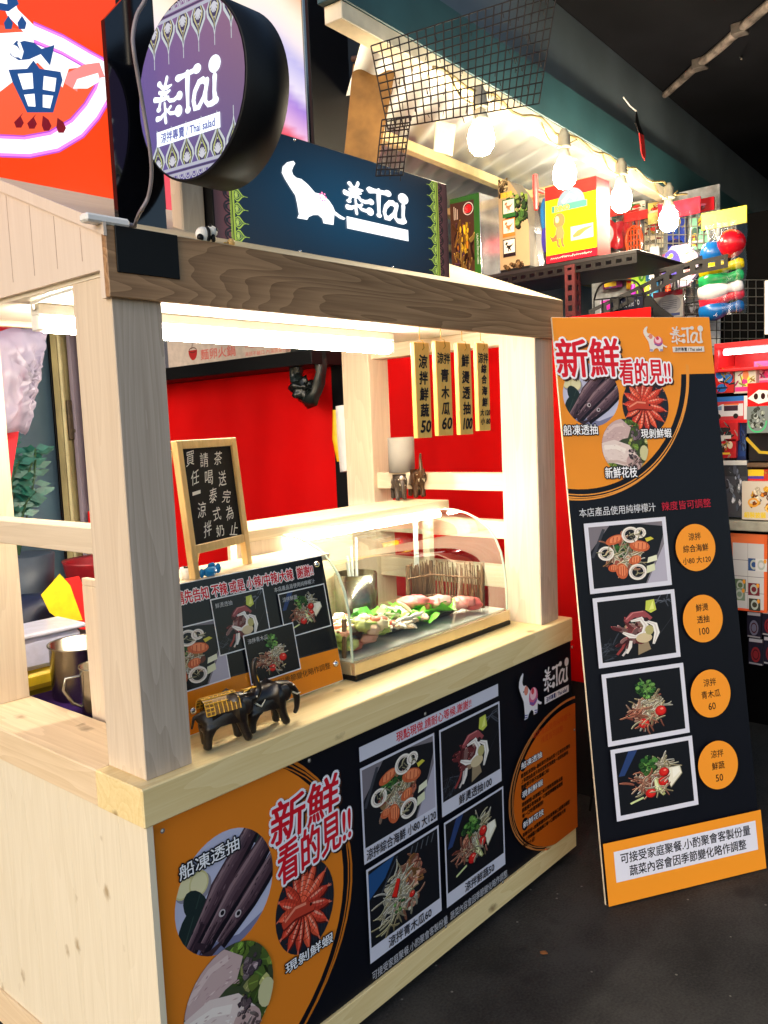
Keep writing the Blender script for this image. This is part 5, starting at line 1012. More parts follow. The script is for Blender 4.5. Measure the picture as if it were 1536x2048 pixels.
# backlit swirl poster beside it
t = thing('swirl_poster', (1.6, 1.45, 2.3), 'backlit peach and lilac swirl poster in a silver frame behind the round sign', 'poster')
xa, xb = at('y', YO, 318, 200).x, at('y', YO, 608, 140).x
mb = MB(); mb.box((xa, YO+.001, 2.2), (xb, YO+.1, 3.75), .002); mb.obj('poster_case', M['black'], t)
mb = MB(); mb.box((xb, YO-.01, 2.2), (xb+.045, YO+.1, 3.75), .003); mb.obj('silver_frame', M['steel'], t)
a = Art((0, YO, 0), (1, 0, 0), (0, 0, 1), .0006)
def mixc(a_, b_, f): f = max(0, min(1, f)); return tuple(p+(q_-p)*f for p, q_ in zip(a_, b_))
def swirl(u, v):
    w = v + .05*math.sin(u*7) - .12*(u-.5)
    stops = [(0, (.95, .06, .10)), (.42, (.9, .10, .14)), (.44, (.95, .55, .8)), (.52, (.40, .22, .75)), (.56, (.9, .8, .95)), (.64, (.55, .5, .85)), (.70, (1.0, .85, .85)), (.77, (1.1, .95, .75)), (.86, (1.0, .45, .22)), (1, (1.0, .34, .12))]
    for (p, c0), (q_, c1) in zip(stops, stops[1:]):
        if w <= q_: return mixc(c0, c1, (w-p)/(q_-p))
    return stops[-1][1]
a.grid(xa, 2.2, xb, 3.75, 14, 60, swirl); p = at('y', YO, 352, 385); a.strip([(p.x, p.z-.1), (p.x+.02, p.z), (p.x-.01, p.z+.1)], .05, (.9, .6, .05))
a.obj('poster_face', M['backlit'], t)
# dark side of the next sign, cardboard sheet, wire mesh
slab('sign_return', (at('y', .62, 623, 170).x, .62, 2.2), (at('y', .62, 700, 170).x, .635, 3.4), M['black'], 'black side return of a sign box right of the swirl poster', 'sign box')
P = [CAM + ray(*q_)*2.75 for q_ in ((707, 128), (795, 118), (757, 322), (690, 300))]; Q = [CAM + ray(*q_)*2.75 for q_ in ((690, 300), (757, 322), (740, 380), (686, 380))]
mb = MB(); off = Vector((.01, .012, 0)); mb.add(P+[p+off for p in P], [[0, 1, 2, 3], [7, 6, 5, 4], [0, 4, 5, 1], [1, 5, 6, 2], [2, 6, 7, 3], [3, 7, 4, 0]]); mb.add(Q+[p+off for p in Q], [[0, 1, 2, 3], [7, 6, 5, 4], [1, 5, 6, 2], [3, 7, 4, 0]])
t = thing('cardboard_sheet', tuple(Q[2]), 'tan cardboard sheet hanging from a rusty bar above the lightbox sign', 'cardboard'); mb.obj('sheet', flat('tan_cardboard', (136, 98, 50), .85, noise=.35, nscale=14), t)
mb = MB(); mb.tube([CAM+ray(705, 118)*2.76, CAM+ray(885, 106)*2.62], .010, 8); mb.obj('hanging_bar', flat('rusty_bar', (70, 46, 34), .7, noise=.4), t)
RUST = flat('rusty_wire', (36, 26, 20), .7, noise=.4)
def wire_mesh(c4, nu, nv, lab, r=.0019):
    mb = MB(); A, B_, C_, D_ = c4
    for i in range(nu+1): f = i/nu; p, q_ = A.lerp(B_, f), D_.lerp(C_, f); mb.tube([p, p.lerp(q_, .5)+Vector((0, 0, j(-.004, .004))), q_], r, 5)
    for i in range(nv+1): f = i/nv; p, q_ = A.lerp(D_, f), B_.lerp(C_, f); mb.tube([p, q_], r, 5)
    # frayed ties hanging off the wires
    for _ in range(nu*nv//3): f, g_ = j(0, 1), j(0, 1); p = A.lerp(B_, f).lerp(D_.lerp(C_, f), round(g_*nv)/nv); mb.tube([p, p+Vector((j(-.008, .008), 0, j(-.022, -.006)))], .0012, 4)
    return single(mb, 'wire_mesh', RUST, tuple(D_), lab, 'wire mesh', 'rusty wire meshes above the signs')
wire_mesh([CAM+ray(742, 92)*2.12, CAM+ray(1116, -30)*2.34, CAM+ray(1078, 207)*2.34, CAM+ray(776, 258)*2.12], 22, 11, 'large rusty wire mesh hung below the teal beam')
wire_mesh([CAM+ray(764, 240)*2.14, CAM+ray(822, 232)*2.10, CAM+ray(806, 350)*2.10, CAM+ray(752, 352)*2.14], 6, 9, 'narrow rusty wire mesh hanging down beside the cardboard sheet')

# ================================================================== TOY STAND AND ITS AWNING
ad = Vector((.9976, .0693, 0)); an_ = Vector((-.0693, .9976, 0)); A0 = Vector((.80, .100, 0))
def aw(u, v, z): return A0 + ad*u + an_*v + Vector((0, 0, z))
def awbox(mb, u0, u1, v0, v1, z0, z1, bev=.002):
    mx = Matrix(((ad.x, an_.x, 0, A0.x), (ad.y, an_.y, 0, A0.y), (0, 0, 1, 0), (0, 0, 0, 1))); mb.box((u0, v0, z0), (u1, v1, z1), bev, mx=mx)
t = thing('awning_roof', tuple(aw(3, .5, 2.6)), 'teal fronted awning roof with white corrugated lining over the toy stand', 'awning')
mb = MB(); awbox(mb, 0, 7.0, 0, .07, 2.725, 2.89); mb.obj('teal_beam', flat('teal_paint', (46, 84, 92), .5, noise=.3, nscale=3), t)
mb = MB(); awbox(mb, .02, 7.0, .004, .064, 2.678, 2.7245); mb.obj('white_batten', flat('cream_batten', (226, 216, 190), .5, noise=.25, nscale=9), t)
mb = MB(); awbox(mb, .2, 7.2, .03, .09, 2.8905, 3.199); mb.obj('grey_fascia', flat('slate_blue_paint', (92, 106, 118), .6, noise=.35, nscale=1.6), t)
mb = MB(); nx, ny = 480, 2
vs_ = [tuple(aw(.20+1.02*2.35*k/ny+(6.7-1.02*2.35*k/ny)*i/nx, .066+2.35*k/ny, 2.73+.20*k/ny+.009*math.sin(i*2*math.pi/10))) for i in range(nx+1) for k in range(ny+1)]
mb.add(vs_, [[i*(ny+1)+k, (i+1)*(ny+1)+k, (i+1)*(ny+1)+k+1, i*(ny+1)+k+1] for i in range(nx) for k in range(ny)], 0, True); mb.obj('corrugated_lining', flat('white_sheet_metal', (214, 222, 226), .4, noise=.08, nscale=3), t)
for v in (.55, 1.15, 1.8): mb = MB(); awbox(mb, .3+1.02*v, 6.9, v, v+.04, 2.66+.085*v, 2.70+.085*v); mb.obj('purlin', flat('cream_tube', (222, 206, 160), .5), t)
for u in (1.75, 2.8): mb = MB(); awbox(mb, u, u+.04, .07, 1.4, 2.60, 2.635); mb.obj('cross_bar', flat('cream_bar', (214, 190, 140), .5), t)
slab('stand_back_wall', (2.3, 2.42, 0), (7, 2.5, 2.93), flat('pale_blue_sheet', (176, 196, 214), .5, noise=.15, nscale=2), 'pale blue sheet wall at the back of the toy stand', 'wall')
mb = MB(); mb.box((1.7, -2.6, 3.20), (9.0, .62, 3.6), 0); o = single(mb, 'concrete_canopy', flat('dark_concrete', (22, 23, 28), .9, spec=.1, noise=.5, nscale=1.3, bump=.5), (4, -2, 3.2), 'dark concrete canopy over the market lane with cracked paint', 'canopy')  # dark base colour with randomly varied tone and bumps
# old conduit under the canopy
t = thing('ceiling_conduit', tuple(at('z', 3.18, 1420, 110)), 'flaking pale conduit running under the dark canopy at the upper right', 'conduit')
mb = MB(); P = [at('z', 3.178, *q_) for q_ in ((1330, 190), (1385, 140), (1440, 95), (1490, 50), (1560, -10))]; mb.tube(P, [.016, .018, .02, .02, .02], 8); mb.obj('pipe', flat('flaking_conduit', (120, 110, 106), .8, noise=.8, nscale=18), t)
for q_ in ((1400, 128), (1480, 58)): mb = MB(); p = at('z', 3.178, *q_); mb.box((p.x-.025, p.y-.03, 3.155), (p.x+.025, p.y+.03, 3.1995), .003); mb.obj('bracket', flat('conduit_bracket', (90, 84, 82), .7, noise=.4), t)
mb = MB(); mb.tube([at('z', 3.43, 1462, 75), at('z', 3.40, 1478, 105), at('z', 3.13, 1483, 118)], .004, 5); mb.obj('loose_strip', flat('loose_strip', (120, 114, 110), .8), t)
# bulbs
proto = None
for k, (x, lab) in enumerate(((1.4287, 'leftmost glowing bulb under the awning, seen through the wire mesh'), (1.9614, 'glowing bulb under the awning above the yellow toy box'), (2.425, 'glowing bulb under the awning over the red dome toys'), (2.8987, 'rightmost glowing bulb under the awning, with a green ring'))):
    if proto is None:
        t = thing('light_bulb', (0, 0, 0), lab, 'bulb', 'bulbs strung under the awning beam')
        mb = MB(); mb.lathe([(0, 0), (.012, 0), (.016, -.012), (.022, -.02), (.023, -.055), (.027, -.058), (.027, -.066), (.02, -.07), (0, -.07)], (0, 0, 0), 16); mb.obj('socket', flat('grey_socket', (150, 146, 130), .5), t)
        mb = MB(); mb.lathe([(0, -.068), (.017, -.07), (.026, -.10), (.026, -.112), (0, -.112)], (0, 0, 0), 18); mb.obj('bulb_neck', flat('warm_white_neck', (230, 220, 190), .5), t)
        mb = MB(); mb.lathe([(.024, -.1122), (.036, -.128), (.042, -.155), (.038, -.185), (.024, -.204), (0, -.21)], (0, 0, 0), 20); mb.obj('bulb_glass', M['bulb'], t)
        proto = t
    else: t = copy_tree(proto); t['label'] = lab
    t.location = (x, .090, 2.660-.010*k)
mb = MB(); pts = [Vector((1.2+i*.055, .098+.006*math.sin(i), 2.652-.012*((1.2+i*.055-1.43)/.49)+.012*math.sin(i*1.3))) for i in range(36)]; mb.tube(pts, .005, 6)
for x, k in ((1.4287, 0), (1.9614, 1), (2.425, 2), (2.8987, 3)):
    z = 2.652-.012*k; mb.tube(smooth([Vector((x-.14, .1, z+.005)), Vector((x-.10, .09, z-.05)), Vector((x-.02, .085, z-.055)), Vector((x+.02, .09, z-.04)), Vector((x+.13, .1, z+.008))], 5), .003, 5)
single(mb, 'bulb_wiring', flat('yellowed_wire', (150, 130, 80), .6), (2, .1, 2.65), 'yellowed wiring looping between the bulbs under the awning', 'wiring')
p0, p1, p2 = at('y', .085, 1272, 222), at('y', .085, 1281, 268), at('y', .085, 1286, 320)
t = thing('paper_tag', tuple(p2), 'small folded black and red paper tag tied to the teal beam', 'tag')
mb = MB(); mb.prism([(p0.x, p0.z), (p0.x+.03, p0.z-.05), (p1.x+.025, p1.z), (p1.x-.02, p1.z), (p0.x-.012, p0.z-.05)], 'y', .082, .086); mb.obj('black_half', M['black'], t)
mb = MB(); mb.prism([(p1.x-.018, p1.z-.001), (p1.x+.024, p1.z-.001), (p2.x+.02, p2.z+.03), (p2.x+.012, p2.z), (p2.x-.02, p2.z+.02)], 'y', .081, .085); mb.obj('red_half', flat('red_paper', (176, 20, 20), .6, noise=.4, nscale=30), t)
mb = MB(); mb.tube([(p0.x-.09, .097, p0.z+.035), (p0.x-.04, .092, p0.z+.012), (p0.x, .084, p0.z)], .003, 5); mb.obj('tie', M['white'], t)
P = [CAM+ray(*q_)*3.0 for q_ in ((872, 240), (912, 250), (905, 312), (868, 302))]; mb = MB(); mb.add(P+[p+Vector((.004, .004, 0)) for p in P], [[0, 1, 2, 3], [7, 6, 5, 4], [0, 4, 5, 1], [2, 6, 7, 3]]); single(mb, 'paper_note', flat('cream_paper', (222, 206, 160), .7), tuple(P[3]), 'curled cream paper note hanging under the awning', 'note')
mb = MB(); p0, p1 = CAM+ray(1070, 350)*3.3, CAM+ray(1072, 420)*3.3; mb.tube([p0, p0.lerp(p1, .5), p1], [.01, .012, .008], 6); mb.tube([p0.lerp(p1, .4), p0.lerp(p1, .45)+Vector((.03, -.02, -.005))], .008, 6); single(mb, 'red_ribbon', flat('red_ribbon', (226, 40, 40), .5), tuple(p1), 'red ribbon tied and hanging between the dinosaur box and the yellow box', 'ribbon')

# rack made of slotted angle iron
SX = 2.30
t = thing('slotted_rack', (2.6, .35, 0), 'dark red slotted angle iron rack carrying the toy boxes', 'rack')
IRON = flat('oxide_red_iron', (74, 16, 18), .5, noise=.4, nscale=20); IRB = flat('dark_iron', (15, 11, 11), .5, spec=.3, noise=.4, nscale=20)
def slotted(mb, p, q, w, wdir, n):
    """a flat bar with a row of oval slots left open"""
    p, q, wd = Vector(p), Vector(q), Vector(wdir).normalized()*w; d = (q-p); nrm = d.cross(wd).normalized()*.003
    def quad(a0, a1, b0, b1):
        P = [p+d*a0+wd*b0, p+d*a1+wd*b0, p+d*a1+wd*b1, p+d*a0+wd*b1]; mb.add(P+[v+nrm for v in P], [[0, 1, 2, 3], [7, 6, 5, 4], [0, 4, 5, 1], [1, 5, 6, 2], [2, 6, 7, 3], [3, 7, 4, 0]])
    quad(0, 1, 0, .3); quad(0, 1, .7, 1)
    for k in range(n): f = k/n; quad(f, f+.45/n, .3, .7)
    quad(1-.3/n, 1, .3, .7)
mb = MB(); mb.box((SX-.0, -.03, 2.236), (SX+.55, 1.1, 2.252), .002); mb.obj('top_board', flat('dark_board', (26, 20, 22), .5), t)
mb = MB(); slotted(mb, (SX-.002, -.03, 2.20), (SX-.002, 1.1, 2.20), .036, (0, 0, 1), 26); mb.obj('side_rail', IRB, t)
mb = MB(); slotted(mb, (SX-.004, .235, 1.5), (SX-.004, .235, 2.235), .045, (0, 1, 0), 18); slotted(mb, (SX-.004, .234, 1.5), (SX-.004, .234, 2.235), .045, (1, 0, 0), 18); mb.obj('upright', IRON, t)
mb = MB(); slotted(mb, (SX+.05, .2, 2.0), (SX+.18, -.22, 2.17), .05, (0, .1, 1), 9); mb.obj('brace', IRB, t)
mb = MB(); slotted(mb, (SX+.16, -.03, 2.14), (SX+.16, -.32, 2.155), .05, (0, 0, 1), 6); mb.obj('arm', IRB, t)
mb = MB(); mb.box((SX+.02, .3, 1.93), (SX+.5, 1.0, 1.945), .002); mb.obj('lower_board', flat('pink_red_sheet', (200, 30, 50), .5), t)

# boxed toys standing on the rack, facing the food stall
def yz(px0, py0, px1, py1, X=SX):
    a_, b_ = at('x', X, px0, py0), at('x', X, px1, py1); return a_.y, a_.z, b_.y, b_.z       # y falls to the right
def facing(X, y0, z0, W): a = Art((X, y0, z0), (0, -1, 0), (0, 0, 1), .0006); return a
ZB = 2.2525
# green adventure box
t = thing('toy_box', (SX+.1, .78, ZB), 'green edged action toy box with gold artwork standing left on the rack', 'toy box', 'boxed toys on the rack')
mb = MB(); mb.box((SX+.012, .70, ZB), (SX+.19, .86, 2.615), .002); mb.obj('box', flat('silver_foil', (206, 206, 214), .15, metal=.8), t)
a = facing(SX+.012, .86, ZB, .16); W, H = .16, .3625; a.clip = rect(0, 0, W, H); a.poly(rect(0, 0, W, H), (70, 46, 30)); a.poly([(W-.035, 0), (W, 0), (W, H), (0, H), (0, H-.02), (W-.03, H-.024)], (44, 100, 34), tess=True)
a.T = (0, 0, W*.8, H, 0); strands(a, 60, .5, .35, .4, .3, [(190, 140, 50), (120, 80, 30), (210, 176, 90), (96, 60, 90), (60, 40, 26)], .3, .06); leaves(a, 14, .5, .5, .3, .2, [(226, 180, 40), (200, 120, 30)], .09); a.T = None
a.ring(W*.62, H*.84, .026, .026, .004, (220, 216, 206)); a.poly(ell(W*.62, H*.84, .019, n=16), (206, 30, 30)); a.text('POP!', W*.45, H*.8, W*.62, H*.86, (240, 120, 120), rot=1.5); a.text('LAUNCH, POP-UP, TURN!', W*.9-.065, H*.32, W*.9+.065, H*.32+.012, (230, 236, 226), rot=-1.57); [a.strip([(W*(.14+.055*k), H*.74), (W*(.14+.055*k), H*(.90-.02*k))], .004, (206, 190, 176)) for k in range(3)]
a.obj('box_print', M['gloss'], t)
# dinosaur book box with a curved top
t = thing('toy_box', (SX+.1, .5, ZB), 'tall dinosaur toy box with three framed dinosaur pictures and a curved top', 'toy box', 'boxed toys on the rack')
poly2 = [(.60, ZB+.012), (.60, 2.635), (.575, 2.64), (.545, 2.63), (.51, 2.58), (.47, 2.50), (.452, 2.43), (.452, ZB+.012)]
mb = MB(); mb.prism(poly2, 'x', SX+.01, SX+.12); mb.obj('box', flat('grey_card', (120, 112, 100), .5), t)
mb = MB(); mb.box((SX+.008, .452, ZB), (SX+.125, .60, ZB+.0115), .001); mb.obj('tray', M['black'], t)
a = facing(SX+.01, .60, ZB+.012, .15); pl = [(.60-y, z-ZB-.012) for y, z in poly2]; a.poly(pl, (176, 150, 116), tess=True)
a.clip = rect(.002, .1, .145, .33); leaves(a, 60, .09, .24, .06, .07, [(50, 84, 34), (84, 116, 50), (36, 56, 30), (110, 130, 60)], .02); a.clip = rect(.002, .30, .05, .38); strands(a, 30, .03, .35, .04, .05, [(120, 100, 70), (70, 56, 40), (200, 180, 140)], .06, .008); a.clip = None; a.text('恐龍世界', .012, .298, .07, .322, (230, 190, 60), bold=.0008)
leaves(a, 20, .07, .014, .06, .012, [(110, 84, 56), (84, 60, 40)], .014)
DINO = [(.12, .68), (.2, .82), (.3, .86), (.38, .8), (.36, .7), (.28, .66), (.34, .6), (.5, .56), (.7, .6), (.92, .74), (.72, .48), (.6, .4), (.62, .26), (.7, .16), (.58, .16), (.52, .3), (.46, .22), (.5, .12), (.38, .12), (.4, .3), (.34, .42), (.28, .4), (.2, .44), (.28, .48), (.26, .58), (.2, .66)]
def dino(a, x, y, s_, frame, col):
    a.poly(rect(x-.004, y-.016, x+s_+.004, y+s_+.004), frame); a.poly(rect(x, y, x+s_, y+s_), (226, 222, 214)); T = a.T; a.T = (x, y, s_, s_, 0); a.poly(DINO, col, tess=True); a.T = T
dino(a, .024, .232, .055, (40, 100, 44), (170, 120, 84)); dino(a, .022, .150, .055, (206, 120, 50), (196, 116, 64)); dino(a, .022, .066, .055, (34, 26, 30), (40, 40, 36))
a.obj('box_print', M['gloss'], t)
# plastic-bagged blue toy between
t = thing('bagged_toy', (SX+.1, .40, ZB), 'clear bagged toy with a blue blade between the dinosaur box and the yellow box', 'toy', None)
mb = MB(); mb.ball((SX+.06, .405, 2.47), (.008, .022, .07), 12); mb.obj('blue_blade', flat('bright_blue_plastic', (20, 130, 206), .3), t)
mb = MB(); mb.ball((SX+.06, .405, 2.37), (.008, .018, .06), 12); mb.obj('violet_grip', flat('violet_plastic', (70, 60, 190), .3), t)
mb = MB(); mb.prism([(.375, 2.56), (.435, 2.56), (.44, 2.40), (.42, 2.2535), (.40, 2.2535), (.38, 2.40)], 'x', SX+.035, SX+.085); mb.obj('clear_bag', M['film'], t)
# yellow box
t = thing('toy_box', (SX+.08, .25, ZB), 'yellow and red toy box with a small orange dinosaur standing right on the rack', 'toy box', 'boxed toys on the rack')
mb = MB(); mb.box((SX+.01, .142, ZB+.004), (SX+.13, .372, 2.565), .003); mb.obj('box', flat('red_card', (170, 30, 36), .4), t)
a = facing(SX+.01, .372, ZB+.004, .23); W, H = .23, .308; a.poly(rect(0, 0, W, H), (226, 200, 20)); a.poly(rect(0, H-.055, W, H), (190, 40, 36)); a.poly(rect(0, 0, W, .032), (176, 26, 44))
a.poly([(.118+.062*math.cos(k*math.pi/12), H-.085+.062*math.sin(k*math.pi/12)) for k in range(13)], (110, 128, 150)); a.strip([(.08, H-.075), (.11, H-.05), (.14, H-.07)], .016, (170, 170, 160)); a.poly(rect(.03, H-.108, .19, H-.082), (70, 130, 120)); a.text('DINO', .045, H-.105, .11, H-.086, (240, 200, 60), bold=.0012); a.poly(rect(.115, .075, .215, .13), (206, 200, 176)); a.strip([(.125, .09), (.15, .1), (.18, .112), (.21, .118)], [.01, .024, .014, .004], (150, 120, 70)); [a.strip([(.02+.009*k, .012+j(0, .003)), (.024+.009*k, .020+j(-.003, .003)), (.027+.009*k, .013+j(0, .006))], .0022, (240, 210, 200)) for k in range(21)]
a.T = (.018, .05, .09, .14, 0); a.poly(ell(.5, .82, .3, .22, 16), (200, 110, 70)); a.poly(ell(.4, .86, .1, .1, 10), (236, 220, 150)); a.strip([(.5, .65), (.52, .45), (.5, .3)], [.3, .46, .4], (206, 120, 80)); a.strip([(.36, .35), (.14, .3), (0, .42)], [.22, .12, .02], (180, 90, 60)); 
for x in (.4, .62): a.strip([(x, .3), (x+.02, .12), (x+.12, .06)], [.14, .1, .08], (190, 100, 66))
a.T = None; a.obj('box_print', M['gloss'], t)
def d_face(cols):
    def f(a):
        for k in range(4): a.poly(ell(j(.2, .8), j(.15, .85), j(.1, .28), j(.1, .25), 12), rnd.choice(cols))
        strands(a, 10, .5, .5, .4, .4, cols, .4, .06, .4); a.poly(rect(.05, j(.05, .2), .7, j(.22, .3)), rnd.choice(cols))
    return f
def printbox(px0, py0, px1, py1, X, lab, cat, base, draw, th=.05, name='packaged_toy', group=None):
    ya, yb = at('x', X, px0, py0).y, at('x', X, px1, py1).y; zt, zb_ = at('x', X, (px0+px1)/2, py0).z, at('x', X, (px0+px1)/2, py1).z
    t = thing(name, (X+th/2, (ya+yb)/2, zb_), lab, cat, group); mb = MB(); mb.box((X, yb, zb_), (X+th, ya, zt), .002); mb.obj('carton', flat('carton_'+str(px0)+str(py0), base, .45), t)
    a = Art((X, ya, zb_), (0, -1, 0), (0, 0, 1), .0006); a.clip = rect(0, 0, ya-yb, zt-zb_); a.T = (0, 0, ya-yb, zt-zb_, 0); a.poly(rect(0, 0, 1, 1), base); draw(a); a.obj('carton_print', M['gloss'], t); return t
# hanging bagged toys in front of the back grid
def bag(px0, py0, px1, py1, X, lab, header, build, cat='toy', film=True):
    y0, zt, _, _ = yz(px0, py0, px1, py1, X); _, _, y1, zb_ = yz(px0, py0, px1, py1, X)
    t = thing('bagged_toy', (X, (y0+y1)/2, zb_), lab, cat, 'bagged toys hanging in the toy stand'); W, H = y0-y1, zt-zb_
    mb = MB(); mb.box((X-.004, y1, zt-.16*H), (X+.004, y0, zt), .001); mb.obj('header_card', flat('header_'+lab[:6], header, .4, noise=.5, nscale=24), t)
    build(t, X, y0, zb_, W, H)
    if film:
        mb = MB(); n = 10
        vs_ = [(X-.045-.012*math.sin(i*2.1+k*1.7)+(.04 if i in (0, n) else 0), y0-W*i/n, zb_+H*.86*k/n) for i in range(n+1) for k in range(n+1)]
        mb.add(vs_, [[i*(n+1)+k, (i+1)*(n+1)+k, (i+1)*(n+1)+k+1, i*(n+1)+k+1] for i in range(n) for k in range(n)], 0, True); mb.obj('clear_film', M['film'], t)
    return t
def shield(t, X, y0, z0, W, H):
    for r, c_ in ((.085, (200, 20, 34)), (.062, (214, 220, 226)), (.042, (200, 20, 34)), (.024, (30, 80, 170))): mb = MB(); mb.lathe([(0, .01+(.085-r)*.2), (r, .004+(.085-r)*.2)], (X-.01, y0-.05, z0+.13), 28, ax=(-1, 0, 0)); mb.obj('disc_ring', flat('disc_%d' % int(r*1000), c_, .3), t)
    mb = MB(); mb.lathe([(0, .012), (.07, .003)], (X+.01, y0-.13, z0+.12), 24, ax=(-1, 0, 0)); mb.obj('rear_disc', flat('red_disc', (206, 30, 44), .3), t)
bag(1190, 425, 1250, 515, 3.36, 'bagged round shield toy with red and white rings', (200, 60, 60), shield)
def racket(t, X, y0, z0, W, H):
    mb = MB(); cy, cz = y0-W*.45, z0+H*.48
    pts = [Vector((X-.01, cy+W*.36*math.cos(k*math.pi/10), cz+H*.26*math.sin(k*math.pi/10))) for k in range(21)]; mb.tube(pts, .006, 6)
    for k in range(-2, 3): mb.tube([Vector((X-.01, cy+W*.13*k, cz-H*.24)), Vector((X-.01, cy+W*.13*k, cz+H*.24))], .004, 5)
    for k in range(-2, 3): mb.tube([Vector((X-.01, cy-W*.33, cz+H*.1*k)), Vector((X-.01, cy+W*.33, cz+H*.1*k))], .004, 5)
    mb.obj('orange_lattice', flat('orange_plastic', (230, 84, 20), .35), t); mb = MB(); mb.ball((X-.01, cy-W*.1, z0+.03), (.02, W*.25, .05), 10); mb.obj('lime_grip', flat('lime_plastic', (176, 200, 40), .35), t)
bag(1248, 428, 1296, 530, 3.36, 'bagged orange lattice racket toy under a red card', (206, 40, 40), racket)
def forks(t, X, y0, z0, W, H):
    mb = MB()
    for k in range(6): mb.tube([Vector((X-.01, y0-W*(.2+.12*k), z0+H*.05)), Vector((X-.01, y0-W*(.25+.1*k), z0+H*.5))], .006, 5)
    mb.obj('white_sticks', M['white'], t); mb = MB(); mb.ball((X, y0-W*.5, z0+H*.2), (.02, W*.3, H*.1), 10); mb.obj('blue_base', flat('pale_blue_plastic', (150, 186, 226), .35), t)
bag(1296, 428, 1326, 560, 3.36, 'bagged bundle of thin white plastic sticks', (190, 176, 100), forks)
def octa(t, X, y0, z0, W, H):
    cy, cz = y0-W*.52, z0+H*.36; r = W*.46
    mb = MB(); mb.prism([(cy+r*1.02*math.cos(k*math.pi/4+.39), cz+r*1.12*math.sin(k*math.pi/4+.39)) for k in range(8)], 'x', X-.01, X+.02); mb.obj('octagon_case', flat('lilac_plastic', (196, 176, 206), .3), t)
    a = Art((X-.0105, cy, cz), (0, -1, 0), (0, 0, 1), .0006); a.poly([(x, y*1.1) for x, y in ell(0, 0, r*.93, n=8, rot=.39)], (214, 206, 216)); a.poly(ell(-r*.42, 0, r*.5, r*.86, 24), (96, 84, 190))
    for k in range(7): an = R(110+k*20); a.poly(ell(-r*.28+r*.4*math.cos(an), r*.75*math.sin(an)*.8, r*.11, n=10), (196, 226, 90))
    a.poly(ell(-r*.55, -r*.45, r*.14, n=12), (230, 110, 40)); a.poly(ell(-r*.4, -r*.72, r*.12, n=12), (240, 230, 220))
    for k in range(26): y = j(-.8, .8)*r; a.strip([(r*.1+j(0, .2)*r, y), (r*.75, y+j(-.05, .25)*r)], r*.04, rnd.choice([(240, 236, 240), (206, 96, 96), (226, 190, 110), (150, 110, 120), (236, 230, 236)]))
    for k in range(6): a.poly(ell(r*j(-.15, .2), r*j(-.8, .8), r*.15, n=12), rnd.choice([(226, 226, 220), (196, 206, 190), (236, 216, 140)]))
    a.obj('case_contents', M['gloss'], t)
bag(1316, 410, 1402, 600, 3.28, 'bagged octagonal play set with a violet half and white strips', (206, 30, 60), octa)
def bowling(t, X, y0, z0, W, H):
    def ballp(n_, y, z, r, c_): mb = MB(); mb.ball((X-.02, y0-W*y, z0+H*z), r, 18); mb.obj(n_, flat(n_+'_plastic', c_, .22, noise=.05), t)
    ballp('red_ball', .70, .665, .054, (206, 20, 36)); ballp('blue_ball', .30, .60, .050, (24, 100, 176))
    for z, c_, n_ in ((.44, (226, 200, 10), 'yellow_pin'), (.33, (40, 176, 100), 'green_pin'), (.23, (230, 226, 226), 'white_pin'), (.14, (226, 44, 66), 'red_pin'), (.05, (16, 96, 166), 'blue_pin')):
        mb = MB(); L = W*.98; mb.lathe([(0, 0), (.026, .003), (.036, L*.2), (.040, L*.32), (.031, L*.5), (.017, L*.66), (.020, L*.82), (.024, L*.9), (.016, L*.98), (0, L)], (X-.02+j(-.01, .01), y0-.0, z0+H*z), 18, ax=Vector((0, -1, j(.0, .18)))); mb.obj(n_, flat(n_+'_plastic', c_, .25, noise=.05), t)
bag(1403, 428, 1494, 628, 2.6, 'bagged bowling set of coloured pins with red and blue balls', (226, 206, 30), bowling)
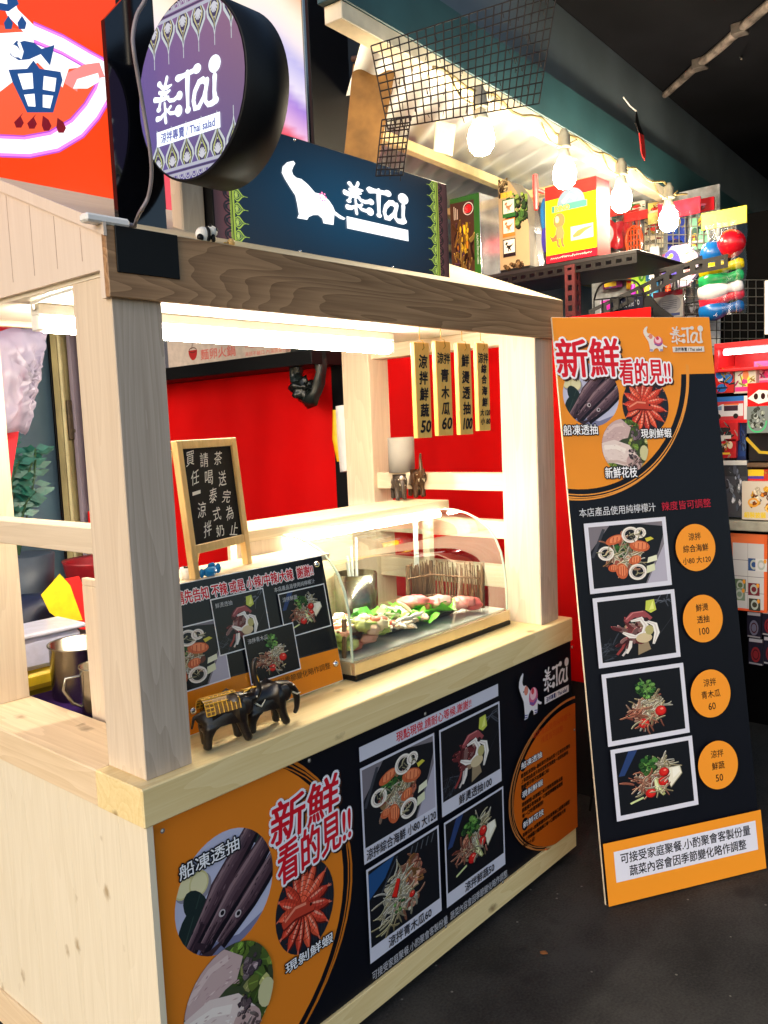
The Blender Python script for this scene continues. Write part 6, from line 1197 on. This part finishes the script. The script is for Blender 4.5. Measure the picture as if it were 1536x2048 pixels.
# small glow-stick toys lower between rack and octagon
mb = MB()
for k, c_ in enumerate([(176, 40, 190), (150, 200, 40), (190, 210, 60), (70, 150, 190), (20, 24, 30), (226, 70, 30), (20, 20, 24)]):
    p = at('x', 3.22, 1262+k*14, 590); mb.tube([p+Vector((0, 0, -.06)), p+Vector((0, -.01, .01)), p+Vector((0, -.012, .05+.006*k))], [.012, .014, .01], 8, col=lin(c_))
single(mb, 'glow_toys', printed('coloured_plastic', .3), tuple(at('x', 3.22, 1300, 620)), 'row of coloured stick toys hanging behind the slotted arm', 'toys')
for px0, py0, px1, py1, X, lab, base, cols in ((1262, 540, 1290, 606, 3.38, 'lime green card pack hanging left of the octagonal play set', (150, 190, 60), [(240, 240, 220), (60, 120, 40), (230, 90, 160)]), (1291, 546, 1316, 604, 3.40, 'sky blue card pack hanging below the white sticks', (60, 140, 200), [(240, 240, 240), (240, 200, 40), (30, 60, 140)]),
    (1194, 432, 1222, 470, 3.40, 'small white card pack with a red stripe at the left of the grid', (220, 220, 216), [(200, 40, 40), (60, 60, 70), (230, 200, 60)]), (1224, 520, 1262, 560, 3.40, 'small orange card pack just above the rack board', (226, 120, 50), [(240, 220, 90), (60, 90, 160)]), (1402, 560, 1430, 640, 3.42, 'tall violet card pack behind the bowling set', (110, 60, 150), [(230, 200, 240), (240, 120, 60)]),
    (1368, 604, 1402, 642, 3.24, 'black toy carton below the octagonal play set', (20, 20, 24), [(60, 60, 66), (90, 90, 100)]), (1296, 404, 1330, 426, 3.42, 'yellow picture card clipped high on the pale wire grid', (216, 196, 110), [(200, 60, 50), (60, 130, 70), (240, 236, 220)]), (1250, 404, 1290, 424, 3.42, 'white and green picture card clipped beside the yellow card', (210, 214, 206), [(60, 130, 70), (210, 60, 60)]),
    (1334, 402, 1428, 428, 3.43, 'wide red header card clipped behind the bowling set', (196, 24, 40), [(240, 220, 220), (120, 10, 30), (236, 120, 160)])):
    printbox(px0, py0, px1, py1, X, lab, 'card pack', base, d_face(cols), .015, 'card_pack', 'card packs on the wire grid')
names_ = [('teal', (30, 140, 140)), ('coral', (230, 100, 80)), ('cream', (226, 214, 180)), ('cobalt', (30, 60, 170)), ('mint', (150, 220, 180)), ('plum', (100, 30, 90)), ('mustard', (206, 160, 30)), ('rose', (226, 120, 150)), ('sand', (196, 170, 130)), ('olive', (110, 120, 50))]
for k, (nm, c_) in enumerate(names_):
    px = 1196 + (k % 5)*46 + (10 if k > 4 else 0); py = 432 + (k//5)*78
    printbox(px, py, px+38, py+66, 3.455, nm+' coloured card pack clipped flat on the pale wire grid', 'card pack', c_, d_face([(240, 240, 236), tuple(int(v*.5) for v in c_), (230, 60, 50), (240, 210, 60), (40, 90, 170)]), .012, 'card_pack', 'card packs on the wire grid')
# black wire basket with goods
t = thing('wire_basket', tuple(at('x', 2.36, 1240, 690)), 'black wire basket with pouches hanging below the rack arm', 'basket')
A, B_, C_, D_ = [at('x', 2.36, *q_) for q_ in ((1188, 600), (1290, 590), (1292, 700), (1190, 705))]
mb = MB()
for k in range(7): f = k/6; mb.tube([A.lerp(B_, f), D_.lerp(C_, f)], .003, 5)
for f in (0, .3, .62, .95): mb.tube([A.lerp(D_, f), B_.lerp(C_, f)], .003, 5)
mb.tube(smooth([A, A.lerp(B_, .2)+Vector((-.01, 0, .06)), A.lerp(B_, .8)+Vector((-.01, 0, .06)), B_], 5), .004, 6); mb.obj('basket_wire', M['black'], t)
slabx = lambda px0, py0, px1, py1, X, mat, name, lab, cat, th=.03: slab(name, (X, at('x', X, px1, py1).y, at('x', X, (px0+px1)/2, py1).z), (X+th, at('x', X, px0, py0).y, at('x', X, (px0+px1)/2, py0).z), mat, lab, cat)
def d_script(a):
    a.text('Welcome to', .1, .6, .9, .85, (150, 156, 170), rot=.1); a.text('the Toy', .2, .25, .85, .5, (150, 156, 170), rot=.1)
printbox(1222, 590, 1286, 652, 2.40, 'dark navy pouch with white scribbled lettering in the wire basket', 'pouch', (26, 30, 48), d_script, .02)
def d_card(a):
    a.poly(rect(0, .8, 1, 1), (110, 20, 34)); a.poly(ell(.55, .5, .4, .36, 14), (120, 120, 126)); 
    for k in range(5): a.strip([(.3, .62-k*.07), (.8, .64-k*.07)], .02, (60, 60, 66))
    a.poly(rect(.3, .06, .9, .16), (60, 70, 110))
printbox(1306, 582, 1366, 636, 2.55, 'grey illustrated card with a maroon top behind the black cloth', 'card', (150, 146, 140), d_card, .015)
mb = MB(); P = [at('x', 2.33, *q_) for q_ in ((1292, 590), (1300, 592), (1316, 612), (1345, 632), (1330, 650), (1290, 655), (1284, 625))]; mb.prism([(p.y, p.z) for p in P], 'x', 2.33, 2.345); single(mb, 'black_pennant', M['black'], tuple(P[5]), 'black pointed cloth hanging from the slotted arm', 'cloth')
def d_pink(a): a.poly(rect(.1, .55, .9, .95), (226, 60, 190)); a.poly(rect(.1, .1, .9, .5), (206, 190, 230))
printbox(1200, 598, 1224, 650, 2.45, 'small pink and lilac card pack at the left of the wire basket', 'card', (200, 200, 226), d_pink, .01)
# dark grid panel below the bowling set
t = thing('grid_panel', tuple(at('x', 2.95, 1465, 700)), 'dark wire grid panel below the bowling set', 'grid panel')
A, B_, C_, D_ = [at('x', 2.95, *q_) for q_ in ((1330, 560), (1545, 560), (1545, 760), (1330, 760))]; mb = MB()
for k in range(15): mb.tube([A.lerp(B_, k/14), D_.lerp(C_, k/14)], .002, 4)
for k in range(13): mb.tube([A.lerp(D_, k/12), B_.lerp(C_, k/12)], .002, 4)
mb.obj('grid_wire', flat('grey_grid_wire', (26, 28, 30), .6), t)
slabx(1325, 430, 1640, 1460, 3.55, flat('matt_dark_void', (5, 5, 6), .9, spec=.05), 'dark_void_sheet', 'black sheet standing in for the dark void behind the hanging bowling set and grid', 'backboard')  # black sheet added where the stand fades into darkness
A, B_, C_, D_ = [at('x', 3.44, *q_) for q_ in ((1190, 405), (1432, 400), (1432, 520), (1190, 520))]; mb = MB()
for k in range(22): mb.tube([A.lerp(B_, k/21), D_.lerp(C_, k/21)], .0025, 4)
for k in range(8): mb.tube([A.lerp(D_, k/7), B_.lerp(C_, k/7)], .0025, 4)
single(mb, 'hanging_grid', flat('pale_grid_wire', (150, 146, 130), .5), tuple(D_), 'pale wire grid carrying the bagged toys', 'grid panel')
slabx(1180, 395, 1440, 720, 3.52, flat('grey_back_sheet', (170, 176, 182), .6, noise=.3), 'grey_backboard', 'grey sheet behind the pale wire grid', 'backboard', .012)

# ---- the lower shelves right of the banner
LX = 2.60
t = thing('lit_showcase', (LX+.1, -.35, 1.78), 'red framed showcase with a lit tube right of the banner top', 'showcase')
ya, yb = at('x', LX, 1428, 690).y, at('x', LX, 1600, 690).y; zt, zb_ = at('x', LX, 1480, 683).z, at('x', LX, 1480, 742).z
fr = flat('red_frame', (206, 24, 32), .4); mb = MB(); mb.box((LX, yb, zt-.022), (LX+.2, ya, zt), .002); mb.box((LX, ya-.016, zb_), (LX+.2, ya, zt-.0222), .002); mb.box((LX, yb, zb_), (LX+.2, ya-.0162, zb_+.012), .002); mb.obj('frame', fr, t)
mb = MB(); mb.box((LX+.19, yb, zb_), (LX+.2, ya-.017, zt-.023), .001); mb.obj('back_panel', fr, t)
mb = MB(); mb.tube([(LX+.03, ya-.03, zt-.036), (LX+.03, yb, zt-.036)], .011, 10); mb.obj('showcase_tube', emit('showcase_glow', (255, 246, 240), 8), t)
def d_truck(a):
    a.poly(rect(0, 0, 1, .12), (220, 30, 40)); a.poly(rect(.84, .12, 1, 1), (226, 226, 230)); a.poly(rect(0, .82, .84, 1), (40, 110, 190)); a.poly([(.02, .3), (.06, .62), (.25, .72), (.82, .72), (.82, .26), (.02, .26)], (222, 222, 226), tess=True); a.poly(rect(.3, .46, .68, .66), (60, 40, 60)); a.poly(ell(.62, .26, .07, .1, 12), (30, 30, 34)); a.poly(ell(.15, .26, .07, .1, 12), (30, 30, 34)); a.poly([(.05, .5), (.1, .62), (.24, .66), (.24, .5)], (120, 150, 180)); a.strip([(.3, .7), (.7, .7)], .05, (240, 120, 60))
def d_choc(a): a.poly(rect(0, 0, 1, .35), (206, 24, 28)); a.poly([(0, .35), (.4, .7), (1, .6), (1, .25), (.4, .1)], (236, 230, 224), tess=True); [a.poly(ell(x, .42, .08, .14, 10), (50, 24, 24)) for x in (.3, .55, .78)]
def d_food(a):
    a.poly(rect(0, 0, 1, 1), (206, 196, 180)); leaves(a, 40, .55, .55, .4, .28, [(200, 120, 40), (226, 170, 60), (150, 76, 30), (236, 220, 190), (110, 60, 34)], .1); a.ring(.3, .45, .12, .1, .05, (226, 160, 60)); a.ring(.75, .3, .12, .1, .05, (236, 190, 90)); a.text('組裝披薩 美味', .06, .05, .95, .2, (230, 200, 60), bold=.006)
def d_puzzle(a): a.poly(rect(0, .5, .5, 1), (226, 190, 40)); a.poly(rect(0, .35, .5, .55), (80, 60, 150)); a.poly(rect(0, .0, 1, .35), (196, 40, 40)); leaves(a, 14, .7, .6, .25, .3, [(180, 90, 40), (220, 130, 60)], .12)
def d_skull(a): a.poly(rect(0, .72, 1, 1), (40, 44, 52)); leaves(a, 30, .5, .5, .4, .4, [(130, 140, 156), (80, 90, 110), (60, 66, 80), (190, 196, 206), (36, 40, 50)], .12); a.poly(rect(0, .92, 1, 1), (210, 210, 206))
def d_jar(a): leaves(a, 30, .5, .5, .35, .4, [(180, 190, 186), (90, 100, 96), (60, 66, 60), (140, 150, 140)], .14); a.ring(.5, .4, .42, .36, .05, (60, 200, 120), a0=3.0, a1=6.4)
B = 'toys packed on the lower shelves'
for px0, py0, px1, py1, X, lab, base, fn in (
    (1424, 740, 1468, 786, 2.62, 'red and blue toy carton under the lit showcase', (196, 40, 36), d_face([(40, 110, 190), (220, 220, 226), (230, 200, 60), (30, 40, 60)])),
    (1470, 742, 1510, 786, 2.62, 'pale card box with a pink haired doll under the showcase', (200, 196, 180), d_face([(226, 60, 140), (230, 130, 80), (220, 226, 90)])),
    (1510, 726, 1560, 768, 2.66, 'pink slipper pack hanging in the lit showcase', (226, 90, 150), d_face([(240, 190, 214), (230, 60, 130)])),
    (1497, 770, 1550, 812, 2.58, 'red and white chocolate toy box beside the doll box', (206, 30, 34), d_choc),
    (1428, 798, 1498, 846, 2.60, 'white and blue toy food truck carton on the shelf', (200, 60, 70), d_truck),
    (1432, 848, 1474, 882, 2.60, 'red carton with a small grey car, upper of two', (190, 30, 40), d_face([(120, 170, 170), (220, 216, 210), (40, 40, 46)])),
    (1434, 884, 1470, 916, 2.60, 'red carton with a cream car, below the grey car carton', (186, 30, 40), d_face([(226, 210, 180), (240, 200, 60), (50, 40, 40)])),
    (1476, 850, 1496, 920, 2.62, 'narrow dark blue toy carton beside the car cartons', (24, 40, 84), d_face([(30, 60, 120), (60, 90, 140)])),
    (1496, 816, 1534, 866, 2.58, 'clear toy jar with a green handle below the chocolate box', (120, 130, 130), d_jar),
    (1494, 868, 1560, 922, 2.62, 'dark toy box with a yellow strap below the toy jar', (28, 28, 32), lambda a: a.strip([(0, .8), (.4, .3), (1, .25)], .1, (200, 170, 50))),
    (1446, 926, 1492, 1034, 2.60, 'grey skull toy pouch hanging above the shelf board', (60, 64, 74), d_skull),
    (1430, 912, 1448, 1030, 2.63, 'thin grey toy pouch half hidden by the banner edge', (90, 100, 100), d_face([(150, 160, 150), (60, 66, 70), (200, 200, 190)])),
    (1496, 944, 1560, 968, 2.61, 'flat yellow and red puzzle box lying above the pizza box', (180, 60, 40), d_puzzle),
    (1486, 968, 1560, 1040, 2.58, 'white pizza craft box standing on the shelf board', (206, 196, 180), d_food)):
    printbox(px0-2, py0-5, px1+2, py1, X, lab, 'toy box', base, fn, .06, 'packaged_toy', B)
t = thing('shelf_rack', (LX+.2, -.3, 0), 'grey steel shelf rack full of packed toys right of the banner', 'shelf rack')
y0, y1 = at('x', LX, 1400, 1038).y+.3, at('x', LX, 1640, 1050).y; zs = at('x', LX, 1480, 1040).z
mb = MB(); mb.box((LX-.03, y1, zs-.04), (LX+.4, y0, zs), .003); mb.obj('shelf_board', flat('grey_shelf', (150, 148, 134), .6, noise=.2), t)
z2 = at('x', LX, 1480, 925).z; mb = MB(); mb.box((LX+.0, y1, z2-.02), (LX+.4, y0, z2-.002), .003); mb.obj('shelf_board', flat('brown_shelf', (96, 70, 46), .6, noise=.2), t)
z3 = at('x', LX, 1480, 798).z; mb = MB(); mb.box((LX+.01, y1, z3-.02), (LX+.4, y0, z3-.002), .003); mb.obj('shelf_board', flat('brown_shelf2', (110, 74, 46), .6, noise=.2), t)
mb = MB(); 
for y in (y0-.02, y1+.02):
    for x in (LX+.06, LX+.38): mb.box((x, y-.015, 0), (x+.03, y+.015, 1.75), .001)
mb.obj('rack_frame', M['black'], t)
def d_peg(a):
    a.poly(rect(.0, .88, 1, 1), (226, 110, 60)); a.poly(rect(.0, .0, 1, .03), (220, 90, 50)); a.poly(rect(.92, 0, 1, 1), (226, 100, 50)); a.poly(rect(.1, .03, .92, .88), (196, 196, 196)); 
    for y in (.66, .45, .24): a.strip([(.1, y), (.92, y)], .006, (90, 90, 96))
    for x in (.5,): a.strip([(x, .03), (x, .88)], .006, (90, 90, 96))
    for x, y, c_ in ((.3, .34, (90, 110, 80)), (.28, .22, (120, 140, 120)), (.66, .62, (50, 80, 130)), (.66, .3, (110, 40, 50)), (.68, .1, (60, 60, 50)), (.85, .62, (206, 206, 206))):
        a.poly(rect(x-.15, y-.09, x+.15, y+.07), c_); a.ring(x, y-.01, .08, .05, .03, (170, 180, 170)); a.poly(ell(x+.1, y+.04, .04, .03, 8), (226, 150, 50))
printbox(1458, 1068, 1534, 1222, LX, 'orange display card of small pouches hung below the shelf board', 'display card', (206, 100, 60), d_peg, .012)
for px0, py0, px1, py1, lab in ((1494, 1225, 1522, 1276, 'small dark blue pouch with a grey label below the orange card'), (1524, 1222, 1552, 1272, 'small dark pouch with a red disc at the frame edge'), (1497, 1278, 1526, 1330, 'small black pouch with a red disc, lowest left'), (1527, 1275, 1556, 1330, 'small black pouch with a red disc, lowest right')):
    def d_p(a, k=px0): a.poly(rect(.05, .88, .95, 1), (150, 150, 160)); a.poly(ell(.5, .4, .32, .3, 16), (110, 30, 36) if 'red' in lab else (90, 90, 110)); a.ring(.5, .4, .2, .18, .05, (60, 20, 26)); a.strip([(.05, .06), (.95, .04)], .06, (130, 130, 136))
    printbox(px0, py0, px1, py1, LX+.01, lab, 'pouch', (26, 26, 40), d_p, .01, 'toy_pouch', 'small pouches at the bottom of the toy rack')
mb = MB()
for k in range(6): p = at('x', LX+.05, 1440+k*5, 1110+k*22); mb.ball(p, (.01, .02, .025), 8, col=lin(rnd.choice([(40, 70, 110), (226, 140, 50), (30, 60, 80)])))
single(mb, 'hanging_charms', printed('charm_plastic', .4), tuple(at('x', LX+.05, 1462, 1230)), 'strip of blue and orange charms hanging beside the orange card', 'charms')
p = at('y', .8, 1500, 700); mb = MB(); mb.box((LX-.12, at('x', LX-.12, 1590, 690).y, at('x', LX-.12, 1540, 668).z), (LX-.11, at('x', LX-.12, 1529, 690).y, at('x', LX-.12, 1540, 560).z), .001); single(mb, 'white_notice', M['white'], tuple(at('x', LX-.12, 1540, 668)), 'white notice card at the right frame edge above the showcase', 'notice')
# litter on the ground
p = at('z', 0, 1088, 1908); mb = MB(); mb.add([p+Vector((math.cos(k*.9)*j(.008, .016), math.sin(k*.9)*j(.008, .016), .003+j(0, .005))) for k in range(7)]+[p+Vector((0, 0, .008))], [[k, (k+1) % 7, 7] for k in range(7)]); single(mb, 'dry_leaf', flat('dry_leaf', (150, 92, 44), .7), tuple(p), 'small dry orange leaf lying on the asphalt before the stall', 'leaf')
